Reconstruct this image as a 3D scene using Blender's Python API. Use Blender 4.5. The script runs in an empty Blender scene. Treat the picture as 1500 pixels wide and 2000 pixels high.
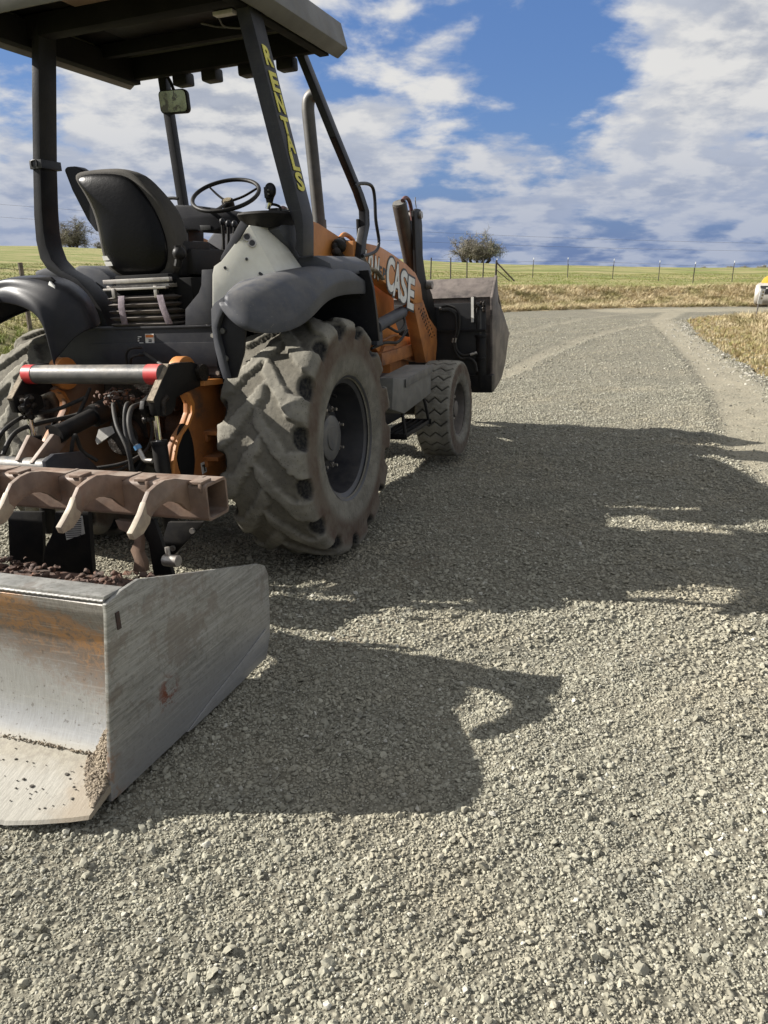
import bpy, bmesh, math, random
import numpy as np
from mathutils import Vector, Matrix, noise as mnoise
random.seed(7); rng = np.random.default_rng(7)
S = bpy.context.scene
COL = S.collection
rad = math.radians

# ---------------------------------------------------------------- camera
CAM_H = 1.55; PITCH = math.atan(480/1500.); FPX = 1500.
cam = bpy.data.cameras.new('camera'); cam.sensor_fit = 'VERTICAL'; cam.sensor_height = 24; cam.lens = 24*FPX/2000.
cam.clip_start = .05; cam.clip_end = 4000
camo = bpy.data.objects.new('camera', cam); COL.objects.link(camo)
camo.location = (0, 0, CAM_H); camo.rotation_euler = (math.pi/2-PITCH, 0, 0)
S.camera = camo
S.render.resolution_x = 768; S.render.resolution_y = 1024
S.view_settings.view_transform = 'Standard'; S.view_settings.look = 'None'; S.view_settings.gamma = 1
S.view_settings.exposure = 1.2

# ---------------------------------------------------------------- sun and sky
SUN_AZ = rad(-7.3); SUN_EL = rad(30.3)      # direction the light travels towards, in the ground plane
sl = bpy.data.lights.new('sun', 'SUN'); sl.energy = 5.0; sl.angle = rad(.55); sl.color = (1, .95, .875)
so = bpy.data.objects.new('sun', sl); COL.objects.link(so)
tdir = Vector((math.cos(SUN_AZ)*math.cos(SUN_EL), math.sin(SUN_AZ)*math.cos(SUN_EL), -math.sin(SUN_EL)))
so.rotation_euler = tdir.to_track_quat('-Z', 'Y').to_euler(); so.location = (-20, 0, 20)

W = bpy.data.worlds.new('World'); S.world = W; W.use_nodes = True
nt = W.node_tree; nt.nodes.clear()
def N(t, typ, **kw):
    n = t.nodes.new(typ)
    for k, v in kw.items():
        if k.startswith('i_'): n.inputs[int(k[2:])].default_value = v
        else: setattr(n, k, v)
    return n
def math_(t, op, a, b=None, clamp=False):
    n = t.nodes.new('ShaderNodeMath'); n.operation = op; n.use_clamp = clamp
    for i, v in enumerate((a, b)):
        if v is None: continue
        if isinstance(v, (int, float)): n.inputs[i].default_value = v
        else: t.links.new(v, n.inputs[i])
    return n.outputs[0]
def mixc(t, f, a, b, blend='MIX'):
    n = t.nodes.new('ShaderNodeMix'); n.data_type = 'RGBA'; n.blend_type = blend
    for i, v in ((0, f), (6, a), (7, b)):
        if isinstance(v, (int, float)): n.inputs[i].default_value = v
        elif isinstance(v, (tuple, list)): n.inputs[i].default_value = (*v[:3], 1)
        else: t.links.new(v, n.inputs[i])
    return n.outputs[2]
def ramp(t, f, stops):
    n = t.nodes.new('ShaderNodeMapRange'); n.interpolation_type = 'SMOOTHSTEP'
    t.links.new(f, n.inputs[0]); n.inputs[1].default_value = stops[0]; n.inputs[2].default_value = stops[1]
    n.inputs[3].default_value = stops[2] if len(stops) > 2 else 0; n.inputs[4].default_value = stops[3] if len(stops) > 3 else 1
    return n.outputs[0]
def noise_(t, vec, scale, detail=6, rough=.55, dist=0):
    n = N(t, 'ShaderNodeTexNoise'); n.inputs['Scale'].default_value = scale; n.inputs['Detail'].default_value = detail
    n.inputs['Roughness'].default_value = rough; n.inputs['Distortion'].default_value = dist
    if vec is not None: t.links.new(vec, n.inputs['Vector'])
    return n.outputs[0]
def build_world():
    t = nt
    sky = N(t, 'ShaderNodeTexSky'); sky.sky_type = 'NISHITA'; sky.sun_disc = False
    sky.sun_elevation = SUN_EL; sky.sun_rotation = math.atan2(-tdir.x, -tdir.y); sky.altitude = 100; sky.air_density = 1.0; sky.dust_density = .6; sky.ozone_density = 2.5
    tc = N(t, 'ShaderNodeTexCoord')
    sep = N(t, 'ShaderNodeSeparateXYZ'); t.links.new(tc.outputs['Generated'], sep.inputs[0])
    zc = math_(t, 'MAXIMUM', sep.outputs[2], 0.0)
    den = math_(t, 'ADD', zc, .26)
    px = math_(t, 'DIVIDE', sep.outputs[0], den); py = math_(t, 'DIVIDE', sep.outputs[1], den)
    com = N(t, 'ShaderNodeCombineXYZ'); t.links.new(px, com.inputs[0]); t.links.new(py, com.inputs[1]); com.inputs[2].default_value = 3.7
    v = com.outputs[0]
    off = N(t, 'ShaderNodeVectorMath'); off.operation = 'ADD'; off.inputs[1].default_value = (-.10, .06, .0); t.links.new(v, off.inputs[0])
    def dens(vec):
        big = noise_(t, vec, 1.5, 3, .5); fine = noise_(t, vec, 4.2, 10, .56, .10)
        return math_(t, 'ADD', math_(t, 'MULTIPLY', big, .42), math_(t, 'MULTIPLY', fine, .72))
    d1 = dens(v); d2 = dens(off.outputs[0])
    # cloud cover over the sky as it stood that day: clear patch straight ahead-right and high, banks left, right and low
    def blob(u, vv, sx, amp):
        x = (u-750)/FPX; y = (vv-1000)/FPX
        d = Vector((x, math.cos(PITCH)-y*math.sin(PITCH), -math.sin(PITCH)-y*math.cos(PITCH))).normalized()
        dp = N(t, 'ShaderNodeVectorMath'); dp.operation = 'DISTANCE'; dp.inputs[1].default_value = d
        t.links.new(tc.outputs['Generated'], dp.inputs[0])
        return math_(t, 'MULTIPLY', ramp(t, dp.outputs['Value'], (0, sx, 1, 0)), amp)
    cov = None
    for b in ((960, 150, .20, -.165), (1150, 70, .16, -.175), (860, 240, .10, -.10), (640, 170, .10, -.14), (700, 20, .10, -.06), (20, 150, .08, -.10), (1430, 110, .20, .16), (1250, 270, .14, .10), (1000, 330, .16, .08), (480, 300, .28, .12), (250, 380, .25, .08), (1140, 355, .035, .10), (1190, 402, .025, .12), (1090, 412, .03, .10), (1320, 400, .05, .08), (900, 90, .06, .08), (1150, 440, .12, -.10), (1350, 350, .06, -.08), (900, 440, .10, -.06)):
        k = blob(*b); cov = k if cov is None else math_(t, 'ADD', cov, k)
    d = math_(t, 'ADD', d1, cov)
    alpha = ramp(t, d, (.425, .575))
    thick = ramp(t, d, (.50, .80))
    lit = ramp(t, math_(t, 'SUBTRACT', d1, d2), (-.075, .09))
    shade = mixc(t, thick, (.68, .72, .81), (.47, .52, .63))
    white = (.98, .97, .95)
    cc = mixc(t, math_(t, 'MULTIPLY', lit, .95), shade, white)
    lowf = ramp(t, sep.outputs[2], (.0, .20, 1, 0))
    cc = mixc(t, math_(t, 'MULTIPLY', lowf, .58), cc, (.22, .33, .60))
    skyc = mixc(t, 1.0, sky.outputs[0], (.105, .105, .105), 'MULTIPLY')
    blue = mixc(t, math_(t, 'MULTIPLY', ramp(t, sep.outputs[2], (-.02, .16, 1, 0)), .8), mixc(t, .45, skyc, (.13, .33, .92)), (.16, .25, .50))
    col = mixc(t, alpha, blue, cc)
    bg = N(t, 'ShaderNodeBackground'); bg.inputs[1].default_value = .345
    t.links.new(col, bg.inputs[0])
    o = N(t, 'ShaderNodeOutputWorld'); t.links.new(bg.outputs[0], o.inputs[0])
build_world()

# ---------------------------------------------------------------- measuring frames
# the machine stands on the left half of a crowned road: its frame is yawed 20 degrees and leans with the crossfall
AZ = rad(20); ROLL = .045
Rv = Vector((math.cos(AZ), -math.sin(AZ), 0)); Fv = Vector((math.sin(AZ), math.cos(AZ), 0)); Up = Vector((0, 0, 1))
O0 = Vector((-.159, 4.166, 0)) - 1.03*Rv
R2 = Rv*math.cos(ROLL)+Up*math.sin(ROLL); Z2 = Up*math.cos(ROLL)-Rv*math.sin(ROLL); O2 = O0+.8*Rv-.8*R2
TM = Matrix((R2, Fv, Z2)).transposed().to_4x4(); TM.translation = O2
def loc(w): d = w-O2; return Vector((d.dot(R2), d.dot(Fv), d.dot(Z2)))
C0 = Vector((0, 0, CAM_H))
def ray(u, v):
    x = (u-750)/FPX; y = (v-1000)/FPX
    return Vector((x, math.cos(PITCH)-y*math.sin(PITCH), -math.sin(PITCH)-y*math.cos(PITCH)))
CL = loc(C0)
def at(ax, c, u, v):                       # survey point: machine-frame position of a photo point known to lie on plane ax = c
    d = loc(C0+ray(u, v))-CL; t = (c-CL[ax])/d[ax]; return CL+d*t
def X(c, *pts): return [at(0, c, *p) for p in pts]
def Y(c, *pts): return [at(1, c, *p) for p in pts]
def Zp(c, *pts): return [at(2, c, *p) for p in pts]

# ---------------------------------------------------------------- tagging
def tag(o, label=None, cat=None, group=None, kind=None):
    if label: o['label'] = label
    if cat: o['category'] = cat
    if group: o['group'] = group
    if kind: o['kind'] = kind
    return o
def empty(name, M):
    o = bpy.data.objects.new(name, None); COL.objects.link(o); o.matrix_world = M; o.empty_display_size = .2
    return o

# ---------------------------------------------------------------- mesh builder
class MB:
    def __init__(s, off=None): s.bm = bmesh.new(); s.off = off
    def poly(s, pts):
        vs = [s.bm.verts.new(p) for p in pts]; return s.bm.faces.new(vs)
    def prism(s, pts, vec):
        vec = Vector(vec); a = [s.bm.verts.new(p) for p in pts]; b = [s.bm.verts.new(Vector(p)+vec) for p in pts]
        n = len(a); s.bm.faces.new(a); s.bm.faces.new(b[::-1])
        for i in range(n): s.bm.faces.new((a[i], b[i], b[(i+1) % n], a[(i+1) % n]))
        return s
    def px(s, x0, x1, pts, xm=None):       # outline measured on plane x = xm, thickness x0..x1
        P = X(xm if xm is not None else x0, *pts)
        return s.prism([(x0, p.y, p.z) for p in P], (x1-x0, 0, 0))
    def py(s, y0, y1, pts, ym=None):
        P = Y(ym if ym is not None else y0, *pts)
        return s.prism([(p.x, y0, p.z) for p in P], (0, y1-y0, 0))
    def yz(s, x0, x1, pts): return s.prism([(x0, y, z) for y, z in pts], (x1-x0, 0, 0))
    def xz(s, y0, y1, pts): return s.prism([(x, y0, z) for x, z in pts], (0, y1-y0, 0))
    def box(s, c, d, rot=None):
        M = Matrix.Diagonal((d[0], d[1], d[2], 1))
        if rot is not None: M = rot.to_4x4() @ M
        M = Matrix.Translation(c) @ M
        bmesh.ops.create_cube(s.bm, size=1, matrix=M); return s
    def cyl(s, p0, p1, r, r2=None, seg=24):
        p0 = Vector(p0); p1 = Vector(p1); d = p1-p0
        q = d.to_track_quat('Z', 'Y').to_matrix().to_4x4()
        bmesh.ops.create_cone(s.bm, cap_ends=True, segments=seg, radius1=r, radius2=r if r2 is None else r2, depth=d.length, matrix=Matrix.Translation((p0+p1)/2) @ q); return s
    def sph(s, c, r, sc=(1, 1, 1), seg=16):
        bmesh.ops.create_uvsphere(s.bm, u_segments=seg, v_segments=seg//2+2, radius=r, matrix=Matrix.Translation(c) @ Matrix.Diagonal((*sc, 1))); return s
    def tube(s, pts, r, seg=10, sub=6, flat=None):
        P = [Vector(p) for p in pts]
        if sub > 1 and len(P) > 2:
            Q = [2*P[0]-P[1]]+P+[2*P[-1]-P[-2]]; out = []
            for i in range(1, len(Q)-2):
                for k in range(sub):
                    t = k/sub; a, b, c, d = Q[i-1:i+3]
                    out.append(.5*((2*b)+(c-a)*t+(2*a-5*b+4*c-d)*t*t+(3*b-a-3*c+d)*t**3))
            out.append(P[-1]); P = out
        rings = []; up = Vector((.13, .21, .97))
        for i, p in enumerate(P):
            tg = (P[min(i+1, len(P)-1)]-P[max(i-1, 0)]).normalized()
            a = tg.cross(up)
            if a.length < 1e-3: a = tg.cross(Vector((1, 0, 0)))
            a.normalize(); b = tg.cross(a); up = -b if False else up
            rr = r(i/(len(P)-1)) if callable(r) else r
            fa = flat or (1, 1)
            rings.append([s.bm.verts.new(p+a*math.cos(2*math.pi*k/seg)*rr*fa[0]+b*math.sin(2*math.pi*k/seg)*rr*fa[1]) for k in range(seg)])
        for A, B in zip(rings, rings[1:]):
            for k in range(seg): s.bm.faces.new((A[k], A[(k+1) % seg], B[(k+1) % seg], B[k]))
        s.bm.faces.new(rings[0][::-1]); s.bm.faces.new(rings[-1]); return s
    def sweep(s, pts, sec):                # sec: list of (offset vectors) constant section
        rings = [[s.bm.verts.new(Vector(p)+Vector(o)) for o in sec] for p in pts]; n = len(sec)
        for A, B in zip(rings, rings[1:]):
            for k in range(n): s.bm.faces.new((A[k], A[(k+1) % n], B[(k+1) % n], B[k]))
        s.bm.faces.new(rings[0][::-1]); s.bm.faces.new(rings[-1]); return s
    def lathe(s, prof, c, seg=64, closed=False):   # about x axis through c ; prof = [(dx, r)]
        c = Vector(c); rings = []
        for dx, r in prof:
            rings.append([s.bm.verts.new(c+Vector((dx, -r*math.sin(2*math.pi*k/seg), r*math.cos(2*math.pi*k/seg)))) for k in range(seg)])
        pr = list(zip(rings, rings[1:]))
        if closed: pr.append((rings[-1], rings[0]))
        for A, B in pr:
            for k in range(seg): s.bm.faces.new((A[k], B[k], B[(k+1) % seg], A[(k+1) % seg]))
        return s
    def grid(s, rows):
        V = [[s.bm.verts.new(p) for p in r] for r in rows]
        for A, B in zip(V, V[1:]):
            for k in range(len(A)-1): s.bm.faces.new((A[k], A[k+1], B[k+1], B[k]))
        return s
    def jitter(s, amp, sc):
        for v in s.bm.verts:
            v.co += Vector((mnoise.noise(v.co*sc), mnoise.noise(v.co*sc+Vector((9, 3, 1))), mnoise.noise(v.co*sc+Vector((2, 7, 5)))))*amp
        return s
    def sub(s, cuts=1):
        bmesh.ops.subdivide_edges(s.bm, edges=s.bm.edges[:], cuts=cuts, use_grid_fill=True); return s
    def build(s, name, mt, parent=None, bevel=0, ang=40, solid=0, subsurf=0, mirror=False):
        bm = s.bm
        bmesh.ops.recalc_face_normals(bm, faces=bm.faces[:])
        if bevel:
            es = [e for e in bm.edges if len(e.link_faces) == 2 and e.calc_face_angle(0) > rad(28)]
            try: bmesh.ops.bevel(bm, geom=es, offset=bevel, segments=2, affect='EDGES', profile=.6, clamp_overlap=True)
            except Exception: pass
        if mirror:
            for v in bm.verts: v.co.x *= -1
            bmesh.ops.reverse_faces(bm, faces=bm.faces[:])
        if s.off is not None:
            for v in bm.verts: v.co -= s.off
        me = bpy.data.meshes.new(name); bm.to_mesh(me); bm.free()
        me.shade_smooth(); me.set_sharp_from_angle(angle=rad(ang))
        if mt is not None: me.materials.append(mt)
        o = bpy.data.objects.new(name, me); COL.objects.link(o)
        if parent is not None: o.parent = parent
        if solid:
            m = o.modifiers.new('thickness', 'SOLIDIFY'); m.thickness = solid; m.offset = 0
        if subsurf:
            m = o.modifiers.new('round', 'SUBSURF'); m.levels = subsurf; m.render_levels = subsurf
        return o

# ---------------------------------------------------------------- materials
def pmat(name, c1, c2=None, rough=.5, metal=0, scale=6, bump=0, bscale=40, dust=0, dcol=(.30, .27, .205), c3=None, s3=3, t3=(.5, .62), spec=.5, scratch=0, coat=0, rvar=.15, speck=0):
    m = bpy.data.materials.new(name); m.use_nodes = True; t = m.node_tree
    b = t.nodes['Principled BSDF']; tc = N(t, 'ShaderNodeTexCoord'); v = tc.outputs['Object']
    c2 = c2 or tuple(x*.72 for x in c1)
    n1 = noise_(t, v, scale, 7, .6)
    col = mixc(t, ramp(t, n1, (.38, .62)), c1, c2)
    if c3:
        n3 = noise_(t, v, s3, 9, .68, .4); col = mixc(t, ramp(t, n3, t3), col, c3)
    if scratch:
        mp = N(t, 'ShaderNodeMapping'); mp.inputs['Scale'].default_value = (3, 3, 60); mp.inputs['Rotation'].default_value = (.5, .9, .2); t.links.new(v, mp.inputs[0])
        ns = noise_(t, mp.outputs[0], 3, 5, .7); col = mixc(t, math_(t, 'MULTIPLY', ramp(t, ns, (.56, .72)), scratch), col, tuple(min(1, x*2.2+.03) for x in c1))
    rg = math_(t, 'ADD', math_(t, 'MULTIPLY', n1, rvar*2), rough-rvar, True)
    if speck:
        vo = N(t, 'ShaderNodeTexVoronoi'); vo.inputs['Scale'].default_value = 55; t.links.new(v, vo.inputs['Vector'])
        nn = noise_(t, v, 2.5, 3); k = math_(t, 'MULTIPLY', ramp(t, vo.outputs['Distance'], (.10, .16, 1, 0)), math_(t, 'MULTIPLY', ramp(t, nn, (.5, .65)), speck))
        col = mixc(t, k, col, dcol)
    if dust:
        g = N(t, 'ShaderNodeNewGeometry'); sp = N(t, 'ShaderNodeSeparateXYZ'); t.links.new(g.outputs['Normal'], sp.inputs[0])
        nd = noise_(t, v, 11, 8, .65)
        f = math_(t, 'ADD', math_(t, 'MULTIPLY', ramp(t, sp.outputs[2], (-.2, .95)), .75), .25)
        f = math_(t, 'MULTIPLY', math_(t, 'MULTIPLY', f, ramp(t, nd, (.30, .66))), dust, True)
        col = mixc(t, f, col, dcol); rg = math_(t, 'ADD', rg, math_(t, 'MULTIPLY', f, .4), True)
    t.links.new(col, b.inputs['Base Color']); t.links.new(rg, b.inputs['Roughness'])
    b.inputs['Metallic'].default_value = metal; b.inputs['Specular IOR Level'].default_value = spec
    if coat: b.inputs['Coat Weight'].default_value = coat; b.inputs['Coat Roughness'].default_value = .15
    if bump:
        nb = noise_(t, v, bscale, 6, .65); bp = N(t, 'ShaderNodeBump'); bp.inputs['Strength'].default_value = 1; bp.inputs['Distance'].default_value = bump
        t.links.new(nb, bp.inputs['Height']); t.links.new(bp.outputs[0], b.inputs['Normal'])
    return m
M = {}
M['frame'] = pmat('dark_frame_paint', (.017, .0175, .020), (.010, .010, .012), .36, scale=5, bump=.0006, bscale=90, dust=.12, dcol=(.14, .13, .11), rvar=.1, spec=.2)
M['panel'] = pmat('charcoal_panel_paint', (.030, .032, .039), (.023, .024, .030), .42, scale=4, bump=.0004, bscale=120, dust=.35, dcol=(.13, .12, .105), scratch=.15, spec=.2)
M['plastic'] = pmat('grey_plastic', (.062, .066, .078), (.048, .051, .062), .50, scale=3, bump=.0005, bscale=200, dust=.42, dcol=(.17, .16, .14), speck=.7, scratch=.1, spec=.2)
M['plastic_dark'] = pmat('dark_plastic', (.016, .0165, .021), (.011, .0115, .015), .42, scale=3, bump=.0005, bscale=200, spec=.18, dust=.14, dcol=(.10, .095, .085), speck=.4)
M['liner'] = pmat('liner_plastic', (.006, .006, .0065), None, .8, dust=.1, dcol=(.06, .055, .045), spec=.2)
M['black'] = pmat('black_paint', (.006, .006, .007), (.012, .011, .010), .50, spec=.18, scale=9, bump=.001, bscale=50, dust=.14, dcol=(.09, .08, .065))
M['grease'] = pmat('black_grease', (.006, .0055, .005), (.018, .014, .011), .35, scale=20, bump=.008, bscale=45, dust=.25, dcol=(.12, .09, .065), spec=.2)
M['rubber'] = pmat('hose_rubber', (.016, .016, .017), (.030, .028, .025), .55, scale=20, bump=.0008, bscale=120, dust=.3, dcol=(.10, .09, .075), spec=.2)
M['shell'] = pmat('wet_black_shell', (.005, .005, .0055), (.004, .004, .0045), .28, scale=5, bump=.0010, bscale=42, rvar=.08, spec=.12, speck=.0)
M['taupe'] = pmat('seat_fabric', (.040, .036, .031), (.030, .027, .023), .85, bump=.0008, bscale=220, dust=.2, dcol=(.12, .11, .09))
M['cream'] = pmat('cream_paint', (.66, .65, .575), (.60, .585, .51), .45, scale=3, bump=.0003, bscale=120, dust=.35, dcol=(.36, .32, .25), speck=.35)
M['orange'] = pmat('orange_paint', (.52, .205, .048), (.43, .165, .040), .42, scale=4, bump=.0005, bscale=80, dust=.42, dcol=(.22, .13, .07), speck=.3)
M['orange_dirty'] = pmat('worn_orange_paint', (.44, .165, .040), (.30, .105, .026), .5, scale=5, bump=.0008, bscale=60, dust=.55, dcol=(.20, .125, .075), c3=(.11, .06, .035), s3=5, t3=(.53, .7))
M['tube'] = pmat('grey_tube_paint', (.078, .080, .081), (.055, .057, .058), .36, scale=9, bump=.0008, bscale=60, dust=.55, dcol=(.26, .22, .17), scratch=.3, speck=.5)
M['red'] = pmat('red_tape', (.50, .025, .03), (.40, .02, .025), .4, scale=14, dust=.3)
M['chrome'] = pmat('chrome_rod', (.75, .76, .78), (.66, .67, .7), .12, metal=1, rvar=.05)
M['steel'] = pmat('bolt_steel', (.42, .40, .37), (.28, .26, .24), .42, metal=.8, scale=30, dust=.3)
M['white'] = pmat('white_decal', (.74, .74, .71), (.62, .62, .58), .5, scale=12, dust=.25)
M['label'] = pmat('label_paper', (.62, .61, .57), (.5, .49, .46), .5, scale=18, dust=.3)
M['ink'] = pmat('black_decal', (.012, .012, .013), None, .45)
M['yellow'] = pmat('yellow_decal', (.62, .56, .06), (.54, .48, .05), .45, scale=10, dust=.15)
M['amber'] = pmat('label_orange', (.7, .20, .03), None, .5)
M['mauve'] = pmat('strap_webbing', (.22, .18, .20), (.13, .105, .12), .85, scale=30, bump=.0015, bscale=140)
M['bellows'] = pmat('bellows_vinyl', (.10, .088, .078), (.055, .048, .044), .5, scale=8, dust=.5, dcol=(.2, .175, .15))
M['mirror'] = pmat('mirror_glass', (.34, .34, .16), (.20, .20, .10), .14, metal=.75, scale=8, c3=(.10, .09, .05), s3=14, t3=(.48, .56))
M['toolbar'] = pmat('worn_toolbar_paint', (.185, .118, .082), (.105, .066, .047), .52, scale=7, bump=.001, bscale=60, dust=.55, dcol=(.30, .255, .21), c3=(.15, .07, .04), s3=8, t3=(.56, .7))
M['rust'] = pmat('rusty_dirt', (.070, .034, .024), (.032, .022, .018), .8, scale=9, bump=.004, bscale=40, c3=(.12, .05, .025), s3=12, t3=(.5, .64), dust=.35, dcol=(.16, .11, .08))
M['dirt'] = pmat('caked_dirt', (.27, .225, .165), (.17, .14, .105), .95, scale=20, bump=.006, bscale=70)
M['step'] = pmat('step_metal', (.115, .115, .105), (.085, .085, .078), .55, scale=8, dust=.7, dcol=(.23, .21, .175))
M['lining'] = pmat('roof_lining', (.25, .17, .125), (.20, .135, .10), .6, scale=3)
M['gloss'] = pmat('lamp_lens', (.35, .36, .36), None, .1, metal=.5)
M['roofpaint'] = pmat('weathered_roof_plastic', (.120, .118, .112), (.092, .090, .086), .55, scale=4, bump=.0006, bscale=150, dust=.5, dcol=(.20, .185, .155))
M['wood'] = pmat('weathered_wood', (.15, .12, .095), (.09, .075, .06), .9, scale=10)
M['rail'] = pmat('steel_post', (.06, .05, .045), (.04, .034, .03), .7)
M['signwhite'] = pmat('sign_white', (.72, .72, .68), None, .5)
M['yellowpaint'] = pmat('roller_yellow', (.72, .38, .04), (.62, .32, .03), .45, dust=.3)
M['drum'] = pmat('roller_drum_steel', (.42, .40, .36), (.30, .28, .25), .5, metal=.3, scale=5, dust=.5, dcol=(.4, .37, .31))
M['bark'] = pmat('oak_bark', (.085, .070, .056), (.055, .045, .038), .95, scale=2)
M['twigs'] = pmat('oak_twigs', (.23, .21, .165), (.145, .13, .105), .95, scale=.6, c3=(.16, .165, .09), s3=.4, t3=(.5, .6))

def scratches(t, v, rot, sc, lo, hi):
    mq = N(t, 'ShaderNodeMapping'); mq.inputs['Scale'].default_value = (1, 1, sc); mq.inputs['Rotation'].default_value = rot; t.links.new(v, mq.inputs[0])
    return ramp(t, noise_(t, mq.outputs[0], 5, 2, .5), (lo, hi))
def bare_steel():
    """ground-worn steel of the box blade: bright brushed low down, brown mill scale and orange rust high up."""
    m = bpy.data.materials.new('worn_blade_steel'); m.use_nodes = True; t = m.node_tree; b = t.nodes['Principled BSDF']
    tc = N(t, 'ShaderNodeTexCoord'); v = tc.outputs['Object']; sp = N(t, 'ShaderNodeSeparateXYZ'); t.links.new(v, sp.inputs[0])
    z = sp.outputs[2]
    mp = N(t, 'ShaderNodeMapping'); mp.inputs['Scale'].default_value = (9, 1, 1); mp.inputs['Rotation'].default_value = (0, .12, 0); t.links.new(v, mp.inputs[0])
    br = noise_(t, mp.outputs[0], 22, 12, .85); n1 = noise_(t, v, 3.2, 8, .65, .5); n2 = noise_(t, v, 34, 12, .82, .3)
    zz = math_(t, 'ADD', math_(t, 'ADD', z, math_(t, 'MULTIPLY', math_(t, 'SUBTRACT', sp.outputs[0], .74), .26)), math_(t, 'MULTIPLY', math_(t, 'SUBTRACT', n1, .5), .34))
    zz = math_(t, 'ADD', zz, math_(t, 'MULTIPLY', math_(t, 'SUBTRACT', n2, .5), .42))
    steel = mixc(t, ramp(t, br, (.35, .65)), (.42, .425, .42), (.32, .315, .30))
    brown = mixc(t, ramp(t, n2, (.4, .6)), (.17, .135, .11), (.25, .20, .165))
    col = mixc(t, ramp(t, zz, (.24, .40)), steel, brown)
    band = math_(t, 'MULTIPLY', ramp(t, zz, (.38, .50)), ramp(t, zz, (.53, .59, 1, 0)))
    col = mixc(t, math_(t, 'MULTIPLY', band, ramp(t, n2, (.34, .60))), col, (.40, .205, .075))
    col = mixc(t, ramp(t, zz, (.56, .61)), col, mixc(t, ramp(t, br, (.4, .6)), (.25, .235, .21), (.17, .155, .14)))
    col = mixc(t, math_(t, 'MULTIPLY', ramp(t, z, (.055, .10, 1, 0)), .75), col, (.36, .335, .27))
    s1 = math_(t, 'ADD', scratches(t, v, (0, 1.35, 0), 26, .63, .66), math_(t, 'ADD', scratches(t, v, (0, -.7, 0), 22, .65, .67), scratches(t, v, (0, 1.2, 0), 30, .64, .66)), True); col = mixc(t, math_(t, 'MULTIPLY', s1, .2), col, (.50, .49, .46))
    sc = noise_(t, v, 60, 3, .5); col = mixc(t, math_(t, 'MULTIPLY', ramp(t, sc, (.64, .70)), .5), col, (.10, .08, .06))
    t.links.new(col, b.inputs['Base Color'])
    t.links.new(ramp(t, zz, (.15, .45, .34, .5)), b.inputs['Roughness']); t.links.new(ramp(t, zz, (.2, .4, .55, .25)), b.inputs['Metallic'])
    bp = N(t, 'ShaderNodeBump'); bp.inputs['Distance'].default_value = .0006; t.links.new(br, bp.inputs['Height']); t.links.new(bp.outputs[0], b.inputs['Normal'])
    return m
M['blade'] = bare_steel()
def edge_steel():
    m = bpy.data.materials.new('polished_cutting_edge'); m.use_nodes = True; t = m.node_tree; b = t.nodes['Principled BSDF']
    tc = N(t, 'ShaderNodeTexCoord'); v = tc.outputs['Object']; sp = N(t, 'ShaderNodeSeparateXYZ'); t.links.new(v, sp.inputs[0])
    mp = N(t, 'ShaderNodeMapping'); mp.inputs['Scale'].default_value = (12, 1.2, 1.2); t.links.new(v, mp.inputs[0])
    br = noise_(t, mp.outputs[0], 12, 10, .8); n1 = noise_(t, v, 7, 10, .7, .4); n2 = noise_(t, v, 40, 8, .75)
    col = mixc(t, ramp(t, br, (.38, .62)), (.28, .268, .23), (.185, .176, .15))
    top = ramp(t, math_(t, 'ADD', sp.outputs[1], math_(t, 'MULTIPLY', math_(t, 'SUBTRACT', n1, .5), .18)), (-.42, -.33))
    col = mixc(t, math_(t, 'MULTIPLY', top, .85), col, mixc(t, ramp(t, n2, (.4, .6)), (.215, .195, .145), (.15, .13, .095)))
    side = ramp(t, math_(t, 'ADD', sp.outputs[0], math_(t, 'MULTIPLY', math_(t, 'SUBTRACT', n1, .5), .3)), (.96, 1.10))
    col = mixc(t, math_(t, 'MULTIPLY', side, .7), col, (.225, .18, .125))
    col = mixc(t, math_(t, 'MULTIPLY', ramp(t, n2, (.60, .68)), .5), col, (.12, .10, .08))
    t.links.new(col, b.inputs['Base Color']); b.inputs['Roughness'].default_value = .6; b.inputs['Specular IOR Level'].default_value = .3
    bp = N(t, 'ShaderNodeBump'); bp.inputs['Distance'].default_value = .0012; t.links.new(math_(t, 'ADD', br, n2), bp.inputs['Height']); t.links.new(bp.outputs[0], b.inputs['Normal'])
    return m
M['edge'] = edge_steel()
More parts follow.
